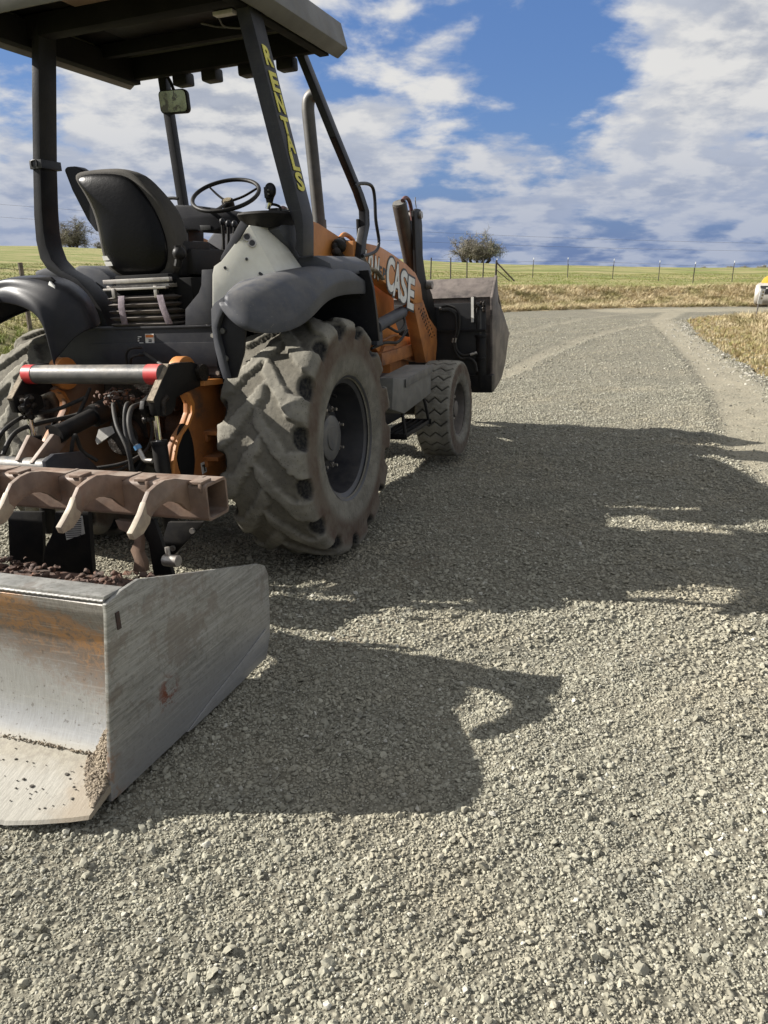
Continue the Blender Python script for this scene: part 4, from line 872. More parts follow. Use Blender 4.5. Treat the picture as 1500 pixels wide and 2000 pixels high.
# ---- bucket
XB = 1.10
b = MB()
b.yz(-XB, XB, [(3.24, 1.275), (3.26, 1.275), (3.43, 1.435), (3.41, 1.445)])            # top flange
b.yz(-XB, XB, [(3.26, 1.275), (3.30, 1.275), (3.36, .95), (3.36, .52), (3.56, .46), (3.56, .44), (3.32, .47), (3.32, .95)])
b.yz(-XB, XB, [(3.41, 1.445), (3.44, 1.43), (3.75, 1.16), (3.72, 1.15)])
bk = b.build('bucket', M['bucket'] if 'bucket' in M else M['black'], T, bevel=.004)
side = [(3.235, 1.27), (3.42, 1.46), (3.44, 1.455), (3.50, 1.22), (3.70, 1.12), (4.03, .892), (3.95, .80), (3.82, .62), (3.66, .50), (3.50, .455), (3.353, .425), (3.24, .46)]
for sd in (1, -1): MB().yz(XB, XB+.022, side).jitter(.003, 8).build('bucket_side', M['bucket'], bk, bevel=.003, mirror=sd < 0)
b = MB(); b.box((.55, 3.20, .90), (1.04, .03, .66)).box((-.55, 3.20, .90), (1.04, .03, .66)); b.build('coupler_plate', M['ink'], bk, bevel=.01)
b = MB(); b.box((.80, 3.15, .985), (.56, .03, .022)).tube([(1.0, 3.14, 1.18), (1.0, 3.14, 1.0)], .008, 8).box((.97, 3.17, 1.17), (.022, .01, .23)); b.build('coupler_bar', M['black'], bk, bevel=.002)
b = MB(); b.box((.955, 3.155, 1.17), (.024, .006, .22)); b.build('coupler_label', M['label'], bk)
b = MB(); b.cyl((1.02, 3.20, .45), (1.02, 3.20, .93), .045, seg=24).cyl((1.02, 3.20, .92), (1.02, 3.20, .945), .055, seg=24).cyl((1.02, 3.2, .72), (1.02, 3.2, .74), .050, seg=24).box((1.02, 3.22, .50), (.22, .12, .16)); cc_ = b.build('clam_cylinder', M['black'], bk, bevel=.004)
MB().cyl((1.02, 3.20, .93), (1.02, 3.20, 1.16), .018, seg=16).build('cylinder_rod', M['hub'], cc_)
for pts in ([(.66, 1.20), (.74, 1.21), (.82, 1.17), (.84, 1.08), (.83, .98), (.80, .90)], [(.66, 1.17), (.74, 1.17), (.80, 1.13), (.81, 1.05), (.81, .98), (.78, .90)], [(.80, .90), (.81, .82), (.86, .77), (.93, .77), (1.0, .78)], [(.78, .90), (.80, .80), (.85, .74), (.93, .74), (.98, .70), (1.0, .62)]):
    MB().tube([(x, 3.13, z) for x, z in pts], .012, 8).build('hydraulic_hose', M['rubber'], bk, ang=60)
b = MB()
for x, z in ((.775, .905), (.80, .905)): b.cyl((x, 3.115, z-.02), (x+.008, 3.115, z+.02), .009)
b.cyl((.94, 3.12, .772), (1.0, 3.13, .79), .014); b.cyl((.655, 3.12, 1.19), (.675, 3.12, 1.19), .014); b.build('hose_fitting', M['steel'], bk)
b = MB()
for k in range(14): b.sph((1.01+random.uniform(-.05, .05), 3.17, 1.2+random.uniform(-.04, .03)), .016, (1, 1, 1), 8)
b.jitter(.01, 40).build('grease_lump', M['grease'], bk)
# ================================================================ BOX BLADE (hung on the three point hitch)
BO = Vector((0, -1.9, 0)); BM_ = TM.copy(); BM_.translation = TM @ BO
B = empty('box_blade', BM_)
tag(B, 'bare steel box blade with rusty curved board, standing on the gravel behind the tractor', 'box blade')
def mb(): return MB(off=BO)
XL, XR = -1.135, 1.1385
def strip(prof, x0, x1, n=40, wave=0.0):
    b = mb(); rows = []
    for k in range(n+1):
        x = x0+(x1-x0)*k/n; w = wave*mnoise.noise(Vector((x*3, 1, 2)))
        rows.append([Vector((x, y+w, z+w*.5)) for y, z in prof])
    b.grid(rows); return b
prof = [(-2.12, .588), (-2.178, .590), (-2.188, .578), (-2.186, .545), (-2.165, .50), (-2.145, .44), (-2.132, .37), (-2.130, .28), (-2.140, .20), (-2.160, .13), (-2.195, .075), (-2.215, .050)]
b = strip(prof+[(-2.19, .045), (-2.13, .11), (-2.11, .20), (-2.10, .28), (-2.105, .37), (-2.12, .44), (-2.14, .50), (-2.160, .54), (-2.12, .562), (-2.12, .588)], XL, XR, 60, .003)
mbd = b.build('moldboard', M['blade'], B, ang=35)
mb().yz(XL, XR, [(-2.095, .590), (-2.095, .602), (-2.181, .604), (-2.183, .592)]).build('top_flange', M['side'], B, bevel=.003)
b = mb(); b.tube([Vector((x, -2.186, .591+.001*math.sin(x*300))) for x in np.linspace(XL, XR, 300)], .005, 6, 1); b.build('weld_bead', M['steelw'], mbd)
ce = mb(); rows = []
for x in list(np.linspace(XL, .8, 20))+[.9, .95, 1.0, 1.05, 1.1, 1.14, 1.150]:
    by = np.interp(x, [.85, .9, 1.0, 1.1, 1.15], [-2.475, -2.472, -2.450, -2.420, -2.400]); bz_ = np.interp(x, [.9, 1.15], [-.035, -.012])
    rows.append([Vector((x, y, z)) for y, z in ((-2.208, .062), (-2.222, .052), (by+.008, bz_+.010), (by, bz_), (by+.012, bz_-.006), (-2.20, .035), (-2.208, .062))])
ce.grid(rows); ce.poly(rows[-1][:-1]); ce = ce.build('cutting_edge', M['edge'], B, ang=30)
for x in (1.02, .62, .2, -.2, -.6):
    c = Vector((x, -2.33, .012)); n = Vector((0, -.3, .95)); mb().cyl(c, c+n*.003, .017, seg=20).build('plough_bolt', M['edge'], ce, bevel=.001)
# end plates
side = [(218, 1192), (221, 1172), (238, 1152), (270, 1131), (330, 1124), (420, 1112), (503, 1101), (516, 1104), (523, 1120), (526, 1180), (527, 1240), (521, 1282), (474, 1344), (430, 1392), (370, 1450), (290, 1520), (232, 1562), (217, 1566)]
P = X(1.15, *side); P = [Vector((p.x, min(p.y, -2.195) if k < 2 else p.y, max(p.z, -.025))) for k, p in enumerate(P)]
for sd in (1, -1):
    b = mb(); b.prism([(1.138, p.y, p.z) for p in P], (.014, 0, 0)); ep = b.build('end_plate', M['side'], B, bevel=.003, mirror=sd < 0)
    b = mb(); Q = [at(0, 1.157, *p) for p in ((520, 1228), (523, 1240), (520, 1284), (474, 1345), (430, 1393), (378, 1444), (366, 1430), (410, 1370), (470, 1295))]
    b.prism([(1.1525, p.y, max(p.z, -.03)) for p in Q], (.006, 0, 0)); b.build('wear_shoe', M['side'], ep, bevel=.002, mirror=sd < 0)
    b = mb(); a = at(0, 1.154, 229, 1198); c = at(0, 1.154, 233, 1226); b.box((1.154, (a.y+c.y)/2, (a.z+c.z)/2), (.004, .016, .055)); b.build('slot', M['rust'], ep, mirror=sd < 0)
# dirt packed in the corner: one heap between board and end plate, fines and grit on it
def ym(z): return float(np.interp(z, [-.03, .0, .05, .075, .13, .20, .28, .37, .44], [-2.40, -2.32, -2.215, -2.195, -2.160, -2.140, -2.130, -2.132, -2.145]))
b = mb()
_t = bmesh.new(); bmesh.ops.create_icosphere(_t, subdivisions=1, radius=1); IV = [v.co.copy() for v in _t.verts]; IF = [[v.index for v in f.verts] for f in _t.faces]; _t.free(); CV = []; CF = []
def chip(c, r):
    q4 = Matrix.Rotation(random.uniform(0, 6.28), 3, Vector((random.gauss(0, 1), random.gauss(0, 1), random.gauss(0, 1))).normalized()) @ Matrix.Diagonal((random.uniform(.7, 1.5)*r, r, random.uniform(.5, 1.0)*r)); n0 = len(CV)
    CV.extend(Vector(c)+q4 @ v for v in IV); CF.extend([i+n0 for i in f] for f in IF)
for k in range(5200):
    if k % 3:                                   # up the corner
        z = .05+.36*random.betavariate(1.0, 1.9); wd = .012+.11*max(0, 1-(z-.05)/.33)**1.2; u = random.random()**1.3; T_ = .095*(1-u)**1.2*max(.30, 1-(z-.05)/.36)
        c = Vector((1.136-wd*u, ym(z)-random.uniform(0, T_), z))
    else:                                       # spilled on the cutting edge
        s_ = random.random()**1.2; wd = .13*(1-s_**1.5)+.005; u = random.random()**1.4
        c = Vector((1.142-wd*u, -2.215-.155*s_, .056-.055*s_+random.uniform(0, .030*(1-u)*(1-s_*.7))))
    chip(c, random.uniform(.002, .0055)*(1.5 if random.random() < .08 else 1))
for k in range(700):
    chip((random.uniform(-1.1, 1.12), -2.212+random.uniform(-.006, .003), .060+abs(random.gauss(0, .006))), random.uniform(.0015, .004)*random.choice((.7, 1, 1.4)))
me = bpy.data.meshes.new('t'); me.from_pydata([tuple(v) for v in CV], [], CF); b.bm.from_mesh(me); bpy.data.meshes.remove(me)
b.jitter(.003, 120); b.build('caked_dirt', M['dirt'], B, ang=30)['kind'] = 'stuff'
b = mb()
for k in range(80):
    x = random.uniform(.3, 1.1); s_ = random.uniform(.1, .95); r = random.paretovariate(2.2)*.0016
    bmesh.ops.create_icosphere(b.bm, subdivisions=1, radius=min(r, .007), matrix=Matrix.Translation((x, -2.222-.20*s_, .054-.062*s_)) @ Matrix.Diagonal((1.2, 1, .6, 1)))
b.jitter(.002, 200); o_ = b.build('grit', M['ink2'], B, ang=30); o_['kind'] = 'stuff'
# tool bar: hollow square section with an open right end
y0, y1, z0, z1 = -1.485, -1.337, .612, .757; w = .011
def ring(y0, y1, z0, z1, r, n=5):
    out = []
    for cy, cz, a0 in ((y1-r, z1-r, 0), (y0+r, z1-r, 90), (y0+r, z0+r, 180), (y1-r, z0+r, 270)):
        for k in range(n+1):
            a = rad(a0+90*k/n); out.append((cy+r*math.cos(a), cz+r*math.sin(a)))
    return out
ro = ring(y0, y1, z0, z1, .018); ri = ring(y0+w, y1-w, z0+w, z1-w, .010); b = mb(); n = len(ro)
A = [[b.bm.verts.new((x, y, z)) for y, z in rr] for x, rr in ((-1.08, ri), (-1.08, ro), (1.06, ro), (1.06, ri))]
for p, q_ in ((0, 1), (1, 2), (2, 3), (3, 0)):
    for k in range(n): b.bm.faces.new((A[p][k], A[p][(k+1) % n], A[q_][(k+1) % n], A[q_][k]))
tb = b.build('tool_bar', M['toolbar'], B, ang=30)
b = mb(); b.box((.955, (y0+y1)/2, (z0+z1)/2), (.012, .11, .11)); b.box((1.005, y0+.035, z1-.05), (.07, .008, .02)); b.build('bar_stop', M['toolbar'], tb)
# curved ripper shanks over the bar
shp = [(y-.078, z+.024) for y, z in ((-1.275, .735), (-1.36, .738), (-1.42, .755), (-1.48, .775), (-1.54, .785), (-1.59, .780), (-1.635, .765), (-1.665, .735), (-1.695, .70), (-1.735, .668), (-1.752, .652), (-1.742, .636), (-1.70, .640), (-1.66, .660), (-1.625, .685), (-1.585, .700), (-1.54, .702), (-1.50, .692), (-1.46, .672), (-1.425, .640), (-1.405, .625), (-1.405, .731), (-1.275, .731))]
for k, x in enumerate((.975, .67, .355, .04, -.275, -.59, -.905)):
    b = mb(); b.yz(x-.009, x+.009, shp); b.jitter(.003, 18); sh = b.build('ripper_shank', M['toolbar'], B, bevel=.003, ang=50)
    b = mb(); b.yz(x-.012, x+.012, [(-1.742, .762), (-1.772, .728), (-1.812, .695), (-1.838, .676), (-1.828, .650), (-1.775, .656), (-1.735, .682), (-1.725, .70), (-1.745, .72)]); b.build('shank_tip', M['tip'], sh, bevel=.004)
    b = mb(); b.box((min(x+.10, 1.02), y0+.03, z1+.006), (.055, .07, .012)).box((min(x+.13, 1.04), y0-.003, z1-.012), (.012, .010, .03)); b.build('shank_clip', M['toolbar'], sh, bevel=.002)
# inner front board and box floor beam with mud
b = mb(); b.yz(XL, XR, [(-1.62, .40), (-1.60, .30), (-1.62, .02), (-1.64, .02), (-1.64, .28), (-1.70, .40)]); b.yz(XL, XR, [(-2.05, .40), (-1.62, .405), (-1.62, .39), (-2.05, .385)]); b.yz(XL, XR, [(-1.86, .395), (-1.84, .395), (-1.84, .22), (-1.86, .22)])
b.build('front_board', M['rust'], B, bevel=.004)
b = mb()
for k in range(240):
    cxx = random.choice((.2, .33, .62, .72, .9, .05, -.3)); x = cxx+random.gauss(0, .09)
    if x > 1.08: continue
    b.sph((x, -1.70+random.uniform(-.12, .10), .405+abs(random.gauss(0, .014))), random.uniform(.005, .015), (1.3, 1, .6), 6)
b.jitter(.014, 60); b.build('mud_lump', M['rust'], B, ang=80)['kind'] = 'stuff'
# mast plates, hitch plates
def plate(name, pts, y0, y1, m='black', yy=None): return mb().py(y0, y1, pts, y0 if yy is None else yy).build(name, M[m], B, bevel=.002)
p1 = plate('hitch_plate', [(108, 1000), (172, 1000), (182, 1130), (80, 1130), (88, 1070), (103, 1040)], -1.26, -1.235)
lb = mb().py(-1.266, -1.262, [(122, 1010), (160, 1008), (165, 1043), (150, 1048), (130, 1055)], -1.266).build('decal', M['label'], p1)
b = mb()
for v in range(1013, 1050, 4): b.py(-1.2685, -1.2665, [(126+(v-1013)*.1, v), (158, v-1), (158, v+.4), (126+(v-1013)*.1, v+1.4)], -1.2685)
b.build('decal_text', M['ink'], lb)
plate('hitch_plate', [(15, 1000), (82, 1000), (84, 1070), (82, 1130), (20, 1130)], -1.24, -1.22)
plate('hitch_plate', [(262, 1015), (300, 1015), (312, 1050), (338, 1125), (300, 1125), (290, 1060)], -1.42, -1.40)
p3 = plate('lower_lug', [(328, 1020), (396, 1020), (392, 1028), (346, 1078), (332, 1090), (314, 1064)], -1.22, -1.20)
for p in ((377, 1036), (339, 1070)): q_ = at(1, -1.222, *p); mb().cyl(q_, q_+Vector((0, -.012, 0)), .012, seg=10).build('bolt', M['steel'], p3)
# worn shank standing in its socket
b = mb(); b.py(-1.45, -1.42, [(224, 1016), (262, 1020), (272, 1040), (276, 1062), (274, 1080), (282, 1100), (284, 1118), (258, 1118), (262, 1095), (254, 1075), (262, 1058), (254, 1044), (232, 1034)], -1.45); b.build('ripper_shank', M['toolbar'], B, bevel=.004)
b = mb(); q_ = at(1, -1.50, 336, 1095); b.cyl(q_+Vector((-.035, 0, 0)), q_+Vector((.03, 0, 0)), .024, seg=20).cyl(q_+Vector((-.015, 0, .0)), q_+Vector((-.015, 0, .055)), .010); b.build('hitch_pin', M['steel'], B, bevel=.002)
# cross tube with end disc and two lugs
b = mb(); b.cyl((-.40, -1.15, .70), (.03, -1.15, .70), .043, seg=36); ct = b.build('cross_tube', M['tube'], B)
b = mb(); b.lathe([(-.012, .0), (-.012, .052), (.012, .052), (.012, 0)], (.01, -1.15, .70), 36); b.lathe([(-.01, .0), (-.01, .052), (.01, .052), (.01, 0)], (-.30, -1.15, .70), 36)
b.build('tube_collar', M['tube'], ct)
b = mb(); b.yz(.02, .045, [(-1.21, .60), (-1.21, .745), (-1.15, .765), (-.98, .74), (-.85, .60), (-.80, .45), (-1.1, .45)]); b.build('mast_plate', M['panel'], B, bevel=.004)
for (u0, v0, u1, v1) in ((38, 897, 62, 848), (66, 902, 108, 846)):
    a = at(1, -1.17, u0, v0); c = at(1, -1.04, u1, v1); b = mb()
    b.sweep([a, c], [(-.011, -.02, 0), (.011, -.02, 0), (.011, .06, -.05), (-.011, .06, -.05)]); b.build('mast_lug', M['toolbar'], B, bevel=.002)
# ================================================================ TERRAIN, ROAD, SKY SIDE
LEFT = np.array([(-5.2, -8), (-4.4, 0), (-3.9, 6), (-3.0, 13), (-.6, 20.5), (4.4, 28.7), (10.4, 32.0), (15, 32.6), (60, 34.5), (140, 40)])
RIGHT = np.array([(3.6, -8), (4.6, 2), (5.35, 8), (5.9, 12), (7.4, 18), (9.2, 23.6), (10.2, 25.0), (12.5, 26.2), (20, 26.8), (60, 28), (140, 33)])
def sdist(P, line):
    """signed distance to a polyline, positive to its left"""
    best = np.full(len(P), 1e9); sgn = np.ones(len(P))
    for a, b in zip(line[:-1], line[1:]):
        d = b-a; L2 = d@d; t = np.clip(((P-a)@d)/L2, 0, 1); q = a+t[:, None]*d; e = P-q; r = np.hypot(e[:, 0], e[:, 1])
        s = np.sign(d[0]*(P[:, 1]-a[1])-d[1]*(P[:, 0]-a[0])); m = r < best-1e-9
        best[m] = r[m]; sgn[m] = s[m]
    return best*sgn
def vnoise(x, y, sc, seed=0):
    X_ = x*sc+seed*17.3; Y_ = y*sc-seed*9.1; xi = np.floor(X_); yi = np.floor(Y_); fx = X_-xi; fy = Y_-yi
    def h(a, b): return np.modf(np.sin(a*127.1+b*311.7+seed*74.7)*43758.5453)[0]
    fx = fx*fx*(3-2*fx); fy = fy*fy*(3-2*fy)
    return ((h(xi, yi)*(1-fx)+h(xi+1, yi)*fx)*(1-fy)+(h(xi, yi+1)*(1-fx)+h(xi+1, yi+1)*fx)*fy)
def fbm(x, y, sc, o=4, seed=0): return sum(vnoise(x, y, sc*2**k, seed+k)/2**k for k in range(o))/2
TRK = [np.array([(3.1, 4.5), (3.3, 6.5), (3.62, 7.3), (4.5, 9.75), (5.35, 12.6), (6.45, 16.6), (8.3, 23.9), (10.2, 28)]), np.array([(.6, 9.2), (1.3, 11.15), (2.0, 12.3), (2.97, 14.6), (4.8, 18.5), (8.3, 23.9), (10.5, 28)]), np.array([(-.2, 10.5), (.9, 13.8), (2.8, 18.6), (6, 24.5), (10.5, 30)]), np.array([(9, 29.4), (14, 30.3), (30, 31)])]
def track(P):
    m = np.zeros(len(P)); bm_ = np.zeros(len(P))
    for k, l in enumerate(TRK):
        d = np.abs(sdist(P, l)); wob = .12*fbm(P[:, 0], P[:, 1], 1.3, 3, 5)
        w = (.30, .17, .16, 1.2)[k]
        m = np.maximum(m, (1-sstep(w*.7, w*1.35+wob, d))*(.95, .6, .45, .9)[k]); bm_ = np.maximum(bm_, np.exp(-((d-w*1.5)/.09)**2)*(.7, .5, .3, 0)[k])
    return m, bm_
def height(P, fine=True):
    P = np.asarray(P, float); x, y = P[:, 0], P[:, 1]
    o = np.array([O0.x, O0.y]); R_ = np.array([Rv.x, Rv.y]); xl = (P-o)@R_
    g = np.where(xl < .8, ROLL*(xl-.8), ROLL*(1-np.exp(-np.clip(xl-.8, 0, 99)))*.9)-.03
    fade = 1-sstep(9, 17, y); g = np.maximum(g, -.19)*fade
    dl = sdist(P, LEFT); dr = -sdist(P, RIGHT)      # >0 outside of the road on each side
    bankh = .62+.10*fbm(x, y, .22, 3, 1)
    bank = sstep(.1, 4.6, dl+.8*fbm(x, y, .4, 3, 3)-.4)*bankh
    r = np.hypot(x, y); az = np.degrees(np.arctan2(x, y))
    crest = np.interp(az, [-60, -27, -20, 4, 9.5, 17, 27, 60], [5.2, 3.75, 3.6, 2.25, 1.85, 1.62, 1.50, 1.5])
    rise = (crest-.66)*np.clip((r-(r-dl.clip(0))-0)/1, 0, 1)*0
    start = np.clip(r-dl, 5, 60); t = np.clip((r-start-3)/(92-start), 0, 1)
    past = (crest-.66)*np.where(dl > 0, 1, 0)*(t**.85)
    bey = np.where((r > 92) & (dl > 0), -(r-92)*.012, 0); bey = np.maximum(bey, -6)
    verge = sstep(0, 1.2, dr)*(.05+.12*fbm(x, y, .5, 3, 8))*(1-sstep(30, 60, y*0+dr))
    z = g*(1-sstep(0, 1.5, dl))+np.where(dl > 0, bank, 0)+past+bey+np.where((dr > 0) & (dl < 0), verge, 0)
    z = z+np.where(dl > 4, .05*(fbm(x, y, .15, 3, 12)-.5)*2, 0)
    if fine:
        m, bm_ = track(P); road = (1-sstep(-.3, .5, dl))*(1-sstep(-.3, .5, dr))
        z = z+road*((fbm(x, y, 1.1, 4, 21)-.5)*.035+(fbm(x, y, 5, 3, 31)-.5)*.016+(fbm(x, y, 17, 3, 37)-.5)*.012*(1-sstep(4, 9, y))-m*.012+bm_*.022)
        # keep clear of what stands on the road
        keep = np.exp(-(((P-o)@R_)**2/1.4+((P-o)@np.array([Fv.x, Fv.y])+0)**2/7.5)); z = z-keep*.004
    return z
def mesh_np(name, V, F, mt, attr=None, smooth=True):
    me = bpy.data.meshes.new(name); me.vertices.add(len(V)); me.vertices.foreach_set('co', np.asarray(V, np.float32).ravel())
    k = F.shape[1]; me.loops.add(F.size); me.loops.foreach_set('vertex_index', F.ravel().astype(np.int32)); me.polygons.add(len(F))
    me.polygons.foreach_set('loop_start', np.arange(0, F.size, k, dtype=np.int32)); me.update(calc_edges=True); me.validate()
    if smooth: me.shade_smooth()
    if attr:
        for nm, a in attr.items():
            ca = me.color_attributes.new(nm, 'FLOAT_COLOR', 'POINT'); ca.data.foreach_set('color', np.asarray(a, np.float32).ravel())
    if mt: me.materials.append(mt)
    o = bpy.data.objects.new(name, me); COL.objects.link(o); return o
def polar(r0, r1, nr, a0, a1, na, pw=1.0):
    r = r0*(r1/r0)**np.linspace(0, 1, nr); a = np.radians(np.linspace(a0, a1, na)); Rr, A_ = np.meshgrid(r, a, indexing='ij')
    P = np.stack([Rr*np.sin(A_), Rr*np.cos(A_)-0.0], -1).reshape(-1, 2); i = np.arange(nr*na).reshape(nr, na)
    F = np.stack([i[:-1, :-1], i[:-1, 1:], i[1:, 1:], i[1:, :-1]], -1).reshape(-1, 4)[:, ::-1]; return P, F
def ground_mat(name, kind):
    m = bpy.data.materials.new(name); m.use_nodes = True; t = m.node_tree; b = t.nodes['Principled BSDF']
    g = N(t, 'ShaderNodeNewGeometry'); v = g.outputs['Position']
    at_ = N(t, 'ShaderNodeAttribute'); at_.attribute_name = 'mask'; sp = N(t, 'ShaderNodeSeparateColor'); t.links.new(at_.outputs['Color'], sp.inputs[0])
    b.inputs['Roughness'].default_value = .95; b.inputs['Specular IOR Level'].default_value = .15
    if kind == 'road':
        n1 = noise_(t, v, 1.2, 6, .6); n2 = noise_(t, v, 45, 5, .75); n3 = noise_(t, v, 5, 6, .7)
        base = mixc(t, ramp(t, n2, (.3, .7)), (.06, .056, .043), (.205, .194, .152))
        base = mixc(t, math_(t, 'MULTIPLY', ramp(t, n1, (.40, .65)), .4), base, (.20, .180, .135))
        vo = N(t, 'ShaderNodeTexVoronoi'); vo.inputs['Scale'].default_value = 42; vo.inputs['Randomness'].default_value = 1; t.links.new(v, vo.inputs['Vector'])
        vs = N(t, 'ShaderNodeSeparateColor'); t.links.new(vo.outputs['Color'], vs.inputs[0])
        st = mixc(t, vs.outputs[0], (.20, .19, .148), (.385, .365, .285)); stone = ramp(t, vo.outputs['Distance'], (.30, .55, 1, 0))
        base = mixc(t, math_(t, 'MULTIPLY', stone, .75), base, st)
        base = mixc(t, math_(t, 'MULTIPLY', sp.outputs[0], .5), base, mixc(t, ramp(t, n3, (.35, .65)), (.33, .295, .215), (.27, .245, .185)))
        base = mixc(t, math_(t, 'MULTIPLY', sp.outputs[1], .8), base, (.15, .10, .07))
        t.links.new(base, b.inputs['Base Color'])
        inv = math_(t, 'SUBTRACT', 1.0, math_(t, 'MULTIPLY', sp.outputs[0], .75))
        hgt = math_(t, 'ADD', math_(t, 'MULTIPLY', math_(t, 'MULTIPLY', ramp(t, vo.outputs['Distance'], (.1, .6, 1, 0)), .010), inv), math_(t, 'MULTIPLY', math_(t, 'ADD', n2, n3), .006))
        bp = N(t, 'ShaderNodeBump'); bp.inputs['Distance'].default_value = 1; bp.inputs['Strength'].default_value = 1; t.links.new(hgt, bp.inputs['Height']); t.links.new(bp.outputs[0], b.inputs['Normal'])
    else:
        n1 = noise_(t, v, .25, 7, .65); n2 = noise_(t, v, 1.6, 8, .72); n3 = noise_(t, v, 9, 6, .75)
        mp = N(t, 'ShaderNodeMapping'); mp.inputs['Scale'].default_value = (.35, .8, 1); t.links.new(v, mp.inputs[0]); n4 = noise_(t, mp.outputs[0], .55, 6, .65)
        gr = mixc(t, ramp(t, n3, (.3, .7)), (.105, .140, .038), (.20, .215, .072)); gr = mixc(t, ramp(t, n4, (.40, .60)), gr, (.27, .24, .115))
        gr = mixc(t, ramp(t, n2, (.52, .70)), gr, (.20, .18, .08))
        dry = mixc(t, ramp(t, n3, (.3, .7)), (.40, .33, .20), (.27, .22, .13)); dry = mixc(t, ramp(t, n2, (.55, .7)), dry, (.20, .19, .08))
        red = mixc(t, ramp(t, n3, (.35, .65)), (.25, .165, .095), (.19, .18, .075))
        c = mixc(t, sp.outputs[0], gr, dry); c = mixc(t, sp.outputs[1], c, red)
        t.links.new(c, b.inputs['Base Color'])
        bp = N(t, 'ShaderNodeBump'); bp.inputs['Distance'].default_value = .12; t.links.new(math_(t, 'ADD', math_(t, 'MULTIPLY', n2, .7), math_(t, 'MULTIPLY', n3, .5)), bp.inputs['Height']); t.links.new(bp.outputs[0], b.inputs['Normal'])
    return m
# far sheet: the grass land, everywhere
P, F = polar(1.0, 900, 300, -75, 75, 420)
z = height(P, False); dl = sdist(P, LEFT); dr = -sdist(P, RIGHT)
road = (dl < -.05) & (dr < -.05); z = np.where(road, z-.06, z)
nn = fbm(P[:, 0], P[:, 1], .35, 4, 2)
dry = np.clip((1-sstep(3.2, 5.6, dl+2.4*(nn-.5)))*(dl > -1), 0, 1); dry = np.where(P[:, 0] < -3.0, dry*.15, dry)
vg = (dr > -.3) & (dl < 0); dry = np.where(vg, np.clip(.35+.5*sstep(12, 20, P[:, 1]), 0, 1), dry)
red = np.where(vg, .75*(1-sstep(.8, 2.6, dr))+.15*nn, 0)
V = np.column_stack([P, z]); ground = mesh_np('grass_field', V, F, ground_mat('pasture', 'grass'), {'mask': np.column_stack([dry, red, nn, np.ones_like(nn)])})
tag(ground, kind='structure')
# back-side ground behind the camera so that light and reflections see land there
gb = MB().box((0, -60, -.30), (160, 124, .1)).build('ground', ground_mat('back_ground', 'grass'), None); tag(gb, kind='structure')
# gravel road sheet
P, F = polar(.9, 60, 620, -62, 62, 520)
P2, F2 = polar(30, 160, 60, 5, 75, 160)
def roadsheet(P, F):
    dl = sdist(P, LEFT); dr = -sdist(P, RIGHT); e = .25*(fbm(P[:, 0], P[:, 1], 1.2, 4, 9)-.5)
    ok = (dl < .12+e) & (dr < .10+e*1.6); keepf = ok[F].all(1); F = F[keepf]; u = np.unique(F); mp = -np.ones(len(P), int); mp[u] = np.arange(len(u)); return P[u], mp[F], dl[u], dr[u]
P, F, dl, dr = roadsheet(P, F)
z = height(P)+.004-.03*sstep(-.2, .15, np.maximum(dl, dr))
m_, bm_ = track(P); fine_ = fbm(P[:, 0], P[:, 1], .6, 4, 14)
rusty = np.exp(-((P[:, 0]+.05)**2/.02+(P[:, 1]-3.3)**2/.5))*0
xl = (P-np.array([O0.x, O0.y]))@np.array([Rv.x, Rv.y]); yl = (P-np.array([O0.x, O0.y]))@np.array([Fv.x, Fv.y])
rusty = np.exp(-(((xl-1.35-.1*fine_)/.16)**2))*sstep(-1.6, -.9, yl)*(1-sstep(.3, 1.2, yl))*.55*fbm(P[:, 0], P[:, 1], 4, 3, 3)
road_ = mesh_np('gravel_road', np.column_stack([P, z]), F, ground_mat('packed_gravel', 'road'), {'mask': np.column_stack([m_, rusty, bm_, np.ones_like(m_)])}); tag(road_, kind='structure')

